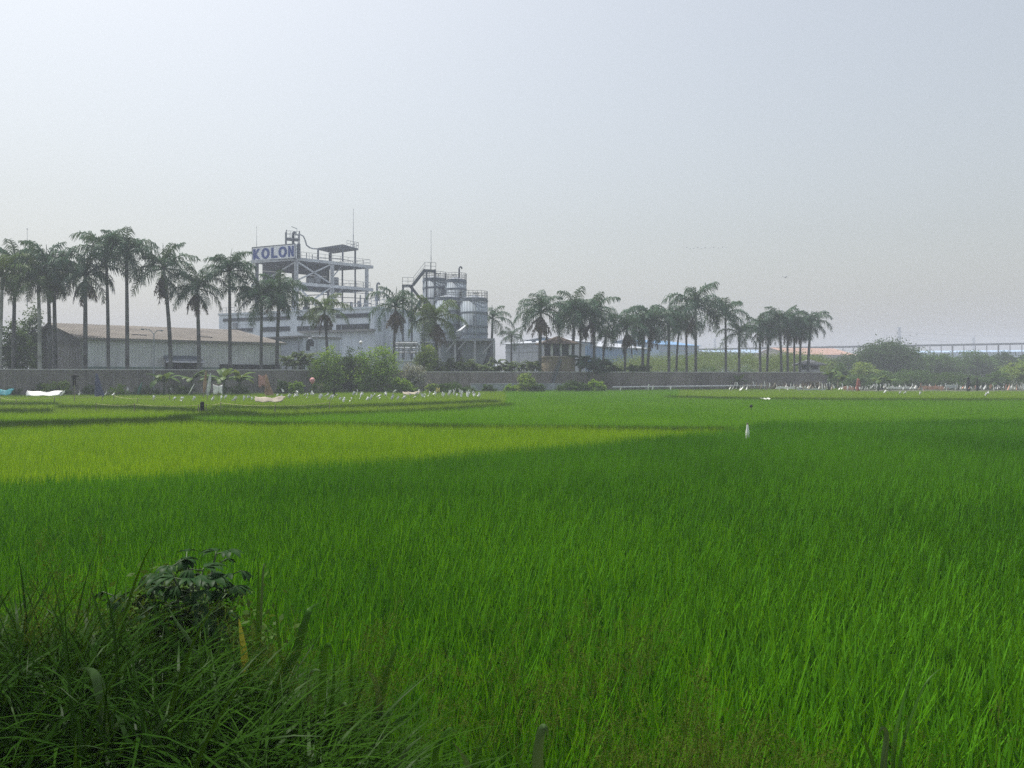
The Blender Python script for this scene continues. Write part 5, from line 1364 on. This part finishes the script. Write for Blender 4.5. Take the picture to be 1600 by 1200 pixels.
def flat_sheet(px0, px1, py, h, mm, label, name='ground_sheet', cat='plastic sheet', sag=.1, tilt=.5):
    a, b = C0(px0, py), C0(px1, py); t = MB(); n, k = 18, 5; vs = []
    hh = h / F * a.y
    for j in range(k + 1):
        for i in range(n + 1):
            u, v = i / n, j / k; p = a + (b - a) * u
            vs.append((p.x + (u - .5) * v * .3 + .04 * math.sin(j * 2 + i), p.y + tilt * v, .5 + hh * v * (1 - .25 * abs(math.sin(u * 3.2))) + .04 * math.sin(u * 14 + v * 3)))
    t.add(vs, [(j * (n + 1) + i, j * (n + 1) + i + 1, (j + 1) * (n + 1) + i + 1, (j + 1) * (n + 1) + i) for j in range(k) for i in range(n)])
    o = t.build(name, M[mm], None, True); s_ = o.modifiers.new('thickness', 'SOLIDIFY'); s_.thickness = .02
    tag(o, label, cat)
flat_sheet(40, 91, 617, 8.5, 'plastic', 'wide white plastic sheet spread low in the left plots')
flat_sheet(398, 440, 626, 9, 'beige', 'crumpled pale sheet lying at the foot of the brown cone')
flat_sheet(-12, 15, 616, 11, 'cyan', 'bright cyan tarp at the left edge', 'cyan_tarp', 'tarp')
flat_sheet(630, 654, 615, 5, 'beige', 'pale pinkish sheet lying before the pale grey vine bush')
flat_sheet(1194, 1204, 622, 1.5, 'plastic', 'small white scrap lying at the rice edge right of the brown wall middle', 'ground_sheet')
for x0, x1, y, h, mm, lab in ((1214, 1255, 606, 3.5, 'plastic', 'long white board lying among stakes at the end of the wall'), (1245, 1290, 608.5, 2.5, 'plastic_b', 'greyish board lying below the long white one at the wall end'),
                              (1385, 1432, 606, 3, 'plastic', 'white plank lying before the dense shrub on the right'), (1318, 1334, 606.5, 5, 'peach', 'pinkish sheet hung low beside the red brown board'), (1440, 1475, 606, 5, 'peach', 'pinkish sheets bundled below the long low shrub'),
                              (1478, 1495, 604, 5, 'cyan' if False else 'plastic_b', 'pale grey green tarp folded below the middle thicket'), (566, 583, 605, 5.5, 'plastic', 'white rectangular panel set up below the tall bright bushes')):
    Y = 100; m = MB(); a, b = at(x0, 585, Y), at(x1, 585, Y); zb = zat(y + h / 2, Y)
    hh = h / F * Y; k = 8
    for i in range(k):
        p, q = a + (b - a) * (i / k), a + (b - a) * ((i + .97) / k); zz = zb + .03 * math.sin(i * 1.7)
        m.bar((p.x, Y + .02 * (i % 2), zz + hh / 2), (q.x, Y + .02 * (i % 2), zz + hh / 2 + .02), .06, hh)
    for s in (.1, .9):
        p = a + (b - a) * s; m.bar((p.x, Y + .08, -.1), (p.x, Y + .08, zb + hh * .8), .05)
    tag(m.build('panel_board', M[mm]), lab, 'board')
for px, y0, y1, w_, mm, lab in ((1341, 591, 609, 6, 'red', 'upright red brown board standing among the white stakes'), (1294, 600, 610, 5, 'black', 'upright black board at the foot of the wall end'),
                                (1513, 588, 608, 5, 'black', 'dark post wrapped in cloth before the dull twiggy shrub'), (1527, 590, 606, 3, 'black', 'narrower dark post right of the wrapped one')):
    Y = 104; m = MB(); a, b = at(px, y1 + 8, Y), at(px, y0, Y); a.z = -.1; wd_ = w_ / F * Y
    m.tube([a, a + (b - a) * .55, a + (b - a) * .9, b], [wd_ * .5, wd_ * .55, wd_ * .42, wd_ * .2], 7); tag(m.build('dark_post', M[mm]), lab, 'post')
t, b, e = stake(488, 612, 78, 594, 'pink ball stuck on a thin pole before the left tall bright bush', 'scarer', 'ball_scarer')
m = MB(); m.lathe((e.x, e.y, e.z - .1), [(.03, -.28), (.14, -.2), (.27, .02), (.24, .22), (.12, .33), (.02, .36)], 14); m.build('ball', M['pink'], t, True)
t, b, e = stake(116.5, 632, 60, 588, 'tall thin pole with a black rag head in the left plots', 'scarecrow', 'scarecrow', r=.03)
m = MB(); m.tube([e + Vector((-.25, 0, 0)), e + Vector((0, 0, .05)), e + Vector((.3, 0, .02))], [.06, .12, .05], 7); cloth(m, e + Vector((-.16, -.03, .05)), e + Vector((.14, -.03, .05)), .75, rg); m.build('cloth', M['black'], t)
for px0, py0, px1, py1, ytop, mm, lab in ((212, 616, 222, 600, 598, 'teal', 'dark green net pole leaning right in the left plots'), (205, 612, 206, 600, 599, 'teal', 'short teal rag pole left of the leaning net pole'), (12, 612, 13, 583, 584, 'teal', 'green pole rising behind the cyan tarp'),
                                       (290, 616, 304, 599, 599, 'plastic', 'white slanting strip on a stick below the blue awning'), (262, 612, 264, 600, 600, 'plastic_b', 'grey rag on a post below the first banana plant'),
                                       (317, 620, 322, 580, 580, 'brown', 'leaning brown wrapped stake before the banana plants'), (322, 624, 329, 584, 584, 'plastic_b', 'grey white leaning stake beside the brown wrapped one'),
                                       (132, 611, 133, 596, 596, 'black', 'short dark rag post right of the black headed pole')):
    a = C0(px0, py0); b = at(px1, py1, a.y); b.z = zat(ytop, a.y); m = MB(); w_ = .05 if mm in ('plastic',) else .13
    t = thing('leaning_pole', a, lab, 'pole')
    m.tube([a, b], .025, 6); m.build('pole', M['wood'], t); m = MB(); p = a + (b - a) * .35
    m.tube([p, a + (b - a) * .6, a + (b - a) * .85, b + (b - a) * .02], [w_ * .7, w_ * 1.1, w_ * .8, w_ * .3], 7); m.build('wrapping', M[mm], t)
# stump and ropes
c = C0(316, 640); m = MB(); m.lathe((c.x, c.y, -.1), [(.13, 0), (.12, .5), (.11, 1.1), (.08, 1.15), (.02, 1.13)], 12); tag(m.build('stump', M['black']), 'short black post where the straw rope ends meet', 'post')
def rope(pts, label):
    P = [canopy(px, py, h) for px, py, h in pts]; Q_ = []
    for a, b in zip(P[:-1], P[1:]):
        for i in range(9):
            k = i / 8; p = a + (b - a) * k; p.z -= .07 * 4 * k * (1 - k); Q_.append(p)
    t = thing('straw_rope', P[0], label, 'rope'); m = MB(); m.tube(Q_, .014, 6); m.build('rope', M['rope'], t)
    for p in P:
        m = MB(); m.tube([(p.x, p.y, 0), p + Vector((0, 0, .06))], .025, 6); m.build('stake', M['wood'], t)
rope([(-60, 618, .85), (0, 621, .85), (25, 624.5, .85), (85, 621, .85), (160, 619, .85)], 'yellowish rope at the far left running to the navy tarp')
rope([(178, 618.5, .8), (215, 623, .8), (265, 619, .8)], 'short slack yellowish rope right of the navy tarp')
rope([(150, 631, .85), (210, 632, .85), (310, 633.5, .85)], 'yellowish rope running from the left to the black stump')
rope([(322, 632, .85), (345, 629.5, .85), (430, 634, .85), (515, 629, .85)], 'yellowish rope running right from the black stump')
# perched dark bird-like clod and far birds
def bird(p, s, az, label, group, flap):
    t = thing('bird', p, label, 'bird', group); d = Vector((math.cos(az), math.sin(az), 0)); sd_ = Vector((-d.y, d.x, 0))
    m = MB(); m.tube([p - d * .55 * s, p - d * .3 * s, p, p + d * .35 * s, p + d * .5 * s, p + d * .68 * s], [.02 * s, .07 * s, .12 * s, .09 * s, .06 * s, .01 * s], 8)
    for sg in (-1, 1):
        a = p + d * .18 * s; b_ = p + sd_ * sg * .55 * s + Vector((0, 0, flap * .35 * s)) + d * .12 * s; c_ = p + sd_ * sg * 1.1 * s + Vector((0, 0, flap * .2 * s)) - d * .12 * s
        e_ = p - d * .18 * s; f_ = b_ - d * .32 * s; u = Vector((0, 0, .02 * s))
        m.add([a + u, b_ + u, c_, f_ + u, e_ + u, a - u, b_ - u, c_ - u, f_ - u, e_ - u], [(0, 1, 3, 4), (1, 2, 3), (9, 8, 6, 5), (8, 7, 6), (0, 5, 6, 1), (1, 6, 7, 2), (2, 7, 8, 3), (3, 8, 9, 4)])
    m.build('body', M['bird'], t)
for k, (px, py) in enumerate([(1073, 386.5), (1078, 389), (1084, 388), (1090, 386.8), (1096, 388), (1102, 387.2), (1109, 387.5), (1115, 386.6), (1122, 387.4), (1129, 386.2), (1135, 386.8)]):
    bird(at(px, py, 360 + k * 2), .75, R(10 + 7 * (k % 4)), 'tiny far bird in the loose line of birds in the sky', 'line of far birds', .8 if k % 2 else -.3)
bird(at(1227, 433.5, 260), 1.25, R(40), 'single dark bird gliding lower, right of the line of birds', None, .9)
p = canopy(1174, 637); p.z = .66; m = MB(); m.tube([p + Vector((-.1, 0, -.02)), p + Vector((-.04, 0, .03)), p + Vector((.03, 0, .05)), p + Vector((.08, 0, .02))], [.03, .08, .08, .03], 8)
m.tube([(p.x, p.y, 0), (p.x, p.y, p.z)], .02, 5); tag(m.build('black_rag', M['black'], None, True), 'small black rag on a stick in the open rice beyond the white cone', 'rag')

# ------------------------------------------------------------------ weeds on the near bank
rng = np.random.default_rng(41)
WP = []
for v in range(7):
    n = 13; a = rng.uniform(0, 6.28, n); r = .10 * np.sqrt(rng.uniform(0, 1, n))
    base = np.stack([r * np.cos(a), r * np.sin(a), np.zeros(n)], 1)
    V, Q = blades(rng, base, rng.uniform(.45, 1.0, n), rng.uniform(.009, .028, n), rng.uniform(.05, .65, n), rng.uniform(.4, 2.3, n), a + rng.normal(0, .6, n), 8, tipw=.08)
    WP.append(proto('weed_tuft', V, Q, M['weed']))
for v in range(1):
    n = 40; a = rng.uniform(0, 6.28, n); r = .16 * np.sqrt(rng.uniform(0, 1, n))
    base = np.stack([r * np.cos(a), r * np.sin(a), np.zeros(n)], 1)
    V, Q = blades(rng, base, rng.uniform(.3, .8, n), rng.uniform(.003, .007, n), rng.uniform(.1, .8, n), rng.uniform(.3, 1.6, n), a + rng.normal(0, .6, n), 6, tipw=.1)
    WP.append(proto('weed_tuft', V, Q, M['weed']))
X = rng.uniform(-5.2, 3.6, 4400); Y = rng.uniform(2.5, 6.2, 4400); B = bank(X, Y)
k = (B > .04) & (rng.uniform(0, 1, 4400) < np.clip(1.05 - (X * F / Y + 400) / 330, .13, 1))
X, Y, B = X[k], Y[k], B[k]; n = len(X)
px = 800 + F * X / Y
hs_ = np.interp(px, [-400, 150, 330, 500, 800, 1100, 2000], [1.06, 1.02, .74, .56, .44, .42, .42]) * rng.uniform(.7, 1.15, n)
scatter('weeds', np.stack([X, Y, B - .02], 1), np.stack([rng.normal(0, .1, n), rng.normal(0, .1, n), rng.uniform(0, 6.28, n)], 1),
        np.stack([np.ones(n) * .95, np.ones(n) * .95, hs_], 1), rng.integers(0, len(WP), n), WP, M['weed'], 'tangle of dark long weeds on the near bank', 'weeds')
SPR = []
for v in range(4):
    n = 9; parts = []
    for q in range(n):
        a = rng.uniform(0, 6.28); r0 = rng.uniform(0, .08); az = rng.uniform(0, 6.28); L_ = rng.uniform(.75, 1.1); lean = rng.uniform(.05, .3); curl = rng.uniform(.1, .6)
        b0 = np.array([[r0 * math.cos(a), r0 * math.sin(a), 0]])
        parts.append(blades(rng, b0, np.array([L_]), np.array([.0035]), np.array([lean]), np.array([curl]), np.array([az]), 6, tipw=.5))
        d = np.array([math.cos(az), math.sin(az), 0]); an = lean + curl * .6; P0 = b0[0] + (d * math.sin(an) * .86 + np.array([0, 0, math.cos(an)])) * L_ * .93
        kb = 13; ba = rng.uniform(0, 6.28, kb)
        bb = P0 + (d * math.sin(an) + np.array([0, 0, math.cos(an)])) * (rng.uniform(-.22, .06, kb))[:, None]
        ll = rng.uniform(.05, .15, kb)
        parts.append(blades(rng, bb, ll, np.full(kb, .0018), rng.uniform(.5, 1.2, kb), rng.uniform(.2, .8, kb), ba, 2, tipw=.6))
        S = np.repeat(bb, 5, 0) + np.repeat(np.stack([np.cos(ba), np.sin(ba), np.full(kb, .55)], 1) * ll[:, None] * .8, 5, 0) * rng.uniform(.3, 1.15, kb * 5)[:, None] + rng.normal(0, .006, (kb * 5, 3))
        parts.append(leaf_quads(rng, S, .012, .2, .45))
    V, Q = join_np(parts); SPR.append(proto('seed_tuft', V, Q, M['seed']))
pts = []
for (p0, p1, y0, y1, nn, h0, h1) in ((-60, 230, 3.4, 4.8, 9, .8, 1.0), (380, 640, 3.6, 5.0, 9, .75, .95), (960, 1200, 3.1, 3.9, 11, .8, 1.05), (1060, 1210, 2.8, 3.4, 5, .65, .9), (760, 850, 4.0, 5.0, 4, .9, 1.05), (905, 985, 4.9, 5.4, 4, .95, 1.05), (1300, 1640, 3.0, 3.8, 8, .65, .9)):
    for _ in range(nn):
        Yq = rng.uniform(y0, y1); q = rng.uniform(p0, p1); pts.append(((q - 800) / F * Yq, Yq, rng.uniform(h0, h1)))
pts = np.array(pts); n = len(pts)
scatter('seeding_grass', np.stack([pts[:, 0], pts[:, 1], bank(pts[:, 0], pts[:, 1]) - .02], 1), np.stack([rng.normal(0, .07, n), rng.normal(0, .07, n), rng.uniform(0, 6.28, n)], 1),
        np.stack([pts[:, 2]] * 3, 1), rng.integers(0, 4, n), SPR, M['seed'], 'fine seeding grass with pale brown heads along the near bank', 'grass')

def leaf_strip(P, width, twist=0.0, vee=.25, n=26, tip=.02, base=.35, peak=.25):
    """a long V-folded leaf along a world path P (list of points)"""
    P = [np.array(p, dtype=float) for p in P]; T = np.linspace(0, len(P) - 1, n); C = []
    for t in T:
        i = min(int(t), len(P) - 2); f = t - i; p0, p1, p2, p3 = P[max(i - 1, 0)], P[i], P[i + 1], P[min(i + 2, len(P) - 1)]
        C.append(.5 * (2 * p1 + (p2 - p0) * f + (2 * p0 - 5 * p1 + 4 * p2 - p3) * f * f + (3 * p1 - p0 - 3 * p2 + p3) * f ** 3))
    C = np.array(C); Tn = unit(np.gradient(C, axis=0)); view = unit(C - np.array([0, 0, EYE])); s = unit(np.cross(Tn, view))
    u = np.linspace(0, 1, n); an = twist * u
    nrm = np.cross(s, Tn); s2 = s * np.cos(an)[:, None] + nrm * np.sin(an)[:, None]; n2 = np.cross(s2, Tn)
    w_ = width * np.where(u < peak, base + (1 - base) * (u / peak), tip + (1 - tip) * (1 - ((u - peak) / (1 - peak)) ** 1.35)) / 2
    V = np.concatenate([C - s2 * w_[:, None] + n2 * (w_ * vee)[:, None], C, C + s2 * w_[:, None] + n2 * (w_ * vee)[:, None]])
    i = np.arange(n - 1)[:, None]
    Q = np.concatenate([np.concatenate([i, i + n, i + n + 1, i + 1], 1), np.concatenate([i, i + n, i + n + 1, i + 1], 1) + n])
    return V, Q
def reed(label, Y, leaves):
    """leaves: (path in photo pixels, width in photo pixels, material, twist, depth drift)"""
    f0 = leaves[0][0][0]; b = at(f0[0], 585, Y); b.z = float(bank(b.x, Y)) - .03
    t = thing('reed_plant', b, label, 'reed', 'tall reeds on the near bank')
    for path, wpx, mm, tw, dd in leaves:
        P = []; m_ = len(path)
        for i, (px, py) in enumerate(path):
            Yi = Y + dd * i / max(1, m_ - 1); P.append(at(px, py, Yi))
        foot = P[0].copy(); foot.z = min(foot.z - .05, float(bank(foot.x, foot.y)) - .03); foot.x = foot.x * .7 + b.x * .3
        V, Q = leaf_strip([foot] + P, 1.45 * wpx / F * Y, tw); link('leaf', np_mesh('leaf', V, Q, M[mm], True), t)
reed('tall dark reed standing straight above the weeds', 4.0, [([(402, 1075), (403, 1000), (403.5, 930), (404, 880)], 7, 'reed', .3, 0), ([(404, 1040), (408, 950), (412, 884), (416, 890)], 4, 'reed_pale', .5, .1), ([(398, 1090), (392, 1040), (385, 1010)], 5, 'reed', .4, -.1)])
reed('reed with a broad leaf bent sharply to the right', 3.8, [([(447, 1075), (462, 1020), (480, 962), (486, 950), (503, 941)], 11, 'reed', .4, .1), ([(450, 1090), (438, 1020), (432, 960), (434, 930)], 5, 'reed', .5, 0), ([(440, 1090), (425, 1040), (418, 985)], 5, 'reed', .5, .1)])
reed('reed carrying one bright yellow upright leaf', 3.7, [([(384, 1062), (381, 1020), (376, 985), (373, 966)], 9, 'yellow_leaf', .4, 0), ([(378, 1085), (395, 1040), (412, 1015), (420, 1012)], 7, 'reed', .4, 0), ([(370, 1090), (345, 1048), (330, 1025)], 4, 'reed', .6, .1), ([(372, 1095), (360, 1030), (345, 985)], 6, 'reed', .3, .1)])
reed('reed with a pale slanting leaf tip among the dark weeds', 3.6, [([(325, 1085), (300, 1010), (276, 972), (262, 948)], 6, 'reed_pale', .3, .1), ([(330, 1100), (316, 1040), (311, 985)], 7, 'reed', .4, 0), ([(318, 1100), (300, 1060), (270, 1030)], 6, 'reed', .4, 0)])
reed('thick reed clump with tips folded over, right of the weeds', 3.4, [([(498, 1165), (502, 1090), (508, 1020), (515, 1008), (520, 1030)], 10, 'reed', .3, 0), ([(512, 1165), (520, 1080), (523, 1020)], 7, 'reed', .4, .05), ([(493, 1165), (486, 1110), (480, 1065), (490, 1047), (505, 1049)], 8, 'reed_pale', .5, 0), ([(520, 1170), (545, 1110), (552, 1075)], 7, 'reed', .5, .1)])
reed('dark upright reed just right of the folded clump', 3.6, [([(549, 1130), (549, 1070), (549, 1012)], 8, 'reed', .2, 0), ([(545, 1150), (560, 1090), (576, 1056)], 7, 'reed', .4, 0), ([(548, 1160), (536, 1110), (540, 1100), (552, 1110)], 9, 'reed_pale', .6, 0)])
reed('pair of wide reed leaves leaning right at the edge of the rice', 3.6, [([(588, 1140), (596, 1080), (612, 1030), (622, 1003)], 12, 'reed', .35, .05), ([(590, 1150), (618, 1100), (656, 1060)], 10, 'reed', .5, .1), ([(594, 1150), (590, 1080), (578, 1052), (570, 1053)], 8, 'reed_pale', .5, 0), ([(600, 1160), (640, 1112), (665, 1080)], 7, 'reed', .5, .1)])
reed('low reed with a pale drooping leaf at the bottom left', 2.9, [([(178, 1230), (165, 1120), (150, 1060), (136, 1047), (120, 1046)], 16, 'reed_pale', .4, .1), ([(172, 1230), (190, 1170), (215, 1125)], 14, 'reed', .5, 0), ([(160, 1230), (120, 1150), (70, 1105)], 12, 'reed', .4, .1)])
reed('arching pale reed leaf over the bottom edge weeds', 2.9, [([(140, 1230), (158, 1180), (182, 1135), (212, 1112)], 15, 'reed_pale', .5, .05), ([(230, 1230), (236, 1170), (252, 1130), (270, 1127)], 11, 'reed_pale', .5, 0), ([(128, 1230), (105, 1180), (100, 1130)], 10, 'reed', .3, 0)])
reed('long arching leaf over the far left bottom weeds', 3.2, [([(-10, 1110), (10, 1060), (40, 1050), (70, 1058), (90, 1075)], 8, 'reed_pale', .4, .1), ([(60, 1150), (40, 1080), (20, 1040), (2, 1022)], 9, 'reed', .3, 0), ([(110, 1160), (128, 1080), (150, 1010), (145, 1002)], 8, 'reed', .3, .1)])
reed('slim reed between the broad leaved plant and the yellow leaf', 3.9, [([(295, 1060), (268, 1000), (240, 950), (222, 915)], 6, 'reed', .3, .1), ([(200, 1060), (170, 1000), (150, 945), (140, 910)], 6, 'reed', .3, .1), ([(240, 1070), (232, 1010), (228, 960)], 7, 'reed', .4, 0)])
reed('pale bent reed leaf standing low at the bottom centre', 2.9, [([(842, 1240), (840, 1180), (846, 1140), (853, 1137), (857, 1152)], 13, 'reed_pale', .4, 0), ([(835, 1240), (812, 1190), (790, 1162)], 9, 'reed', .5, 0), ([(848, 1240), (868, 1200), (880, 1172)], 8, 'reed', .4, 0)])
reed('low broad bladed reed left of the bottom centre', 3.0, [([(740, 1240), (728, 1190), (706, 1158)], 9, 'reed_pale', .4, 0), ([(735, 1240), (745, 1180), (775, 1130)], 9, 'reed', .3, 0), ([(690, 1240), (680, 1180), (700, 1140), (712, 1145)], 9, 'reed', .4, 0), ([(620, 1240), (630, 1180), (660, 1150)], 10, 'reed_pale', .4, 0)])
reed('thin curved blades leaning over the right hand rice', 3.7, [([(1395, 1200), (1410, 1100), (1440, 1010)], 5, 'reed', .4, .1), ([(1405, 1200), (1440, 1080), (1475, 1040)], 4, 'reed', .4, .1), ([(1380, 1220), (1385, 1150), (1378, 1138), (1372, 1150)], 7, 'reed_pale', .4, 0), ([(1370, 1230), (1352, 1160), (1340, 1144)], 6, 'reed', .4, 0)])

# broad-leaved plant
rg = np.random.default_rng(58)
Yb = 4.3; pb = at(305, 585, Yb); pb.z = float(bank(pb.x, Yb)) - .03
t = thing('broad_leaved_plant', pb, 'dark shrubby weed with large drooping palmate leaves rising above the reeds', 'plant')
def palmate(rg, o, az, pitch, size, parts):
    for k in range(5):
        a = az + (k - 2) * .55 + rg.normal(0, .08); L_ = size * (1 - .12 * abs(k - 2)); n = 9; u = np.linspace(0, 1, n)
        ang = pitch - u * .9; d = np.array([math.cos(a), math.sin(a), 0]); s = np.array([-d[1], d[0], 0.0])
        P = np.array(o)[None] + np.cumsum(np.cos(ang))[:, None] * d * L_ / n + np.cumsum(np.sin(ang))[:, None] * np.array([0, 0, 1.0]) * L_ / n
        w_ = L_ * .19 * np.clip(np.sin(np.pi * np.clip(u * .9 + .06, 0, 1)), .02, 1) ** .8; dn = np.array([0, 0, 1.0]) * (w_ * .3)[:, None]
        V = np.concatenate([P - s * w_[:, None] + dn, P, P + s * w_[:, None] + dn]); i = np.arange(n - 1)[:, None]
        parts.append((V, np.concatenate([np.concatenate([i, i + n, i + n + 1, i + 1], 1), np.concatenate([i, i + n, i + n + 1, i + 1], 1) + n])))
st = MB(); parts = []
for (px, py, dy) in ((338, 862, .1), (290, 872, 0), (262, 884, -.15), (352, 898, .15), (318, 888, -.1), (235, 896, .1), (300, 905, -.25), (275, 915, -.2), (345, 925, -.1), (205, 925, 0), (182, 930, .1), (250, 925, .15), (325, 915, .2)):
    e = at(px, py, Yb + dy); b = pb + Vector((rg.normal(0, .12), rg.normal(0, .1), 0)); mid = b + (e - b) * .55 + Vector((0, 0, .12)); st.tube([b, mid, e], [.012, .009, .005], 6)
    for j in range(5):
        o = mid + (e - mid) * (.2 + .19 * j); az = rg.uniform(0, 6.28); q = o + Vector((math.cos(az) * .09, math.sin(az) * .09, .03)); st.tube([o, q], [.004, .003], 5)
        palmate(rg, tuple(q), az, rg.uniform(-.5, .3), rg.uniform(.07, .125), parts)
    palmate(rg, tuple(e), rg.uniform(0, 6.28), rg.uniform(-.4, .4), rg.uniform(.09, .14), parts)
st.build('stems', M['stem'], t, True)
V, Q = join_np(parts); link('leaves', np_mesh('leaves', V, Q, M['broad'], True), t)
lob = [(at(px, 585, Yb).x, Yb + dy, float(bank(at(px, 585, Yb).x, Yb)) + z, .22, .3, .28) for px, dy, z in ((180, .1, .45), (225, 0, .6), (270, .1, .66), (315, 0, .62), (345, .1, .48), (250, -.2, .3), (310, -.2, .3), (200, -.2, .25))]
V, Q = crown_np(rg, lob, 4400, .05, .3, 26, .3); link('lower_leaves', np_mesh('lower_leaves', V, Q, M['bush_dark']), t)
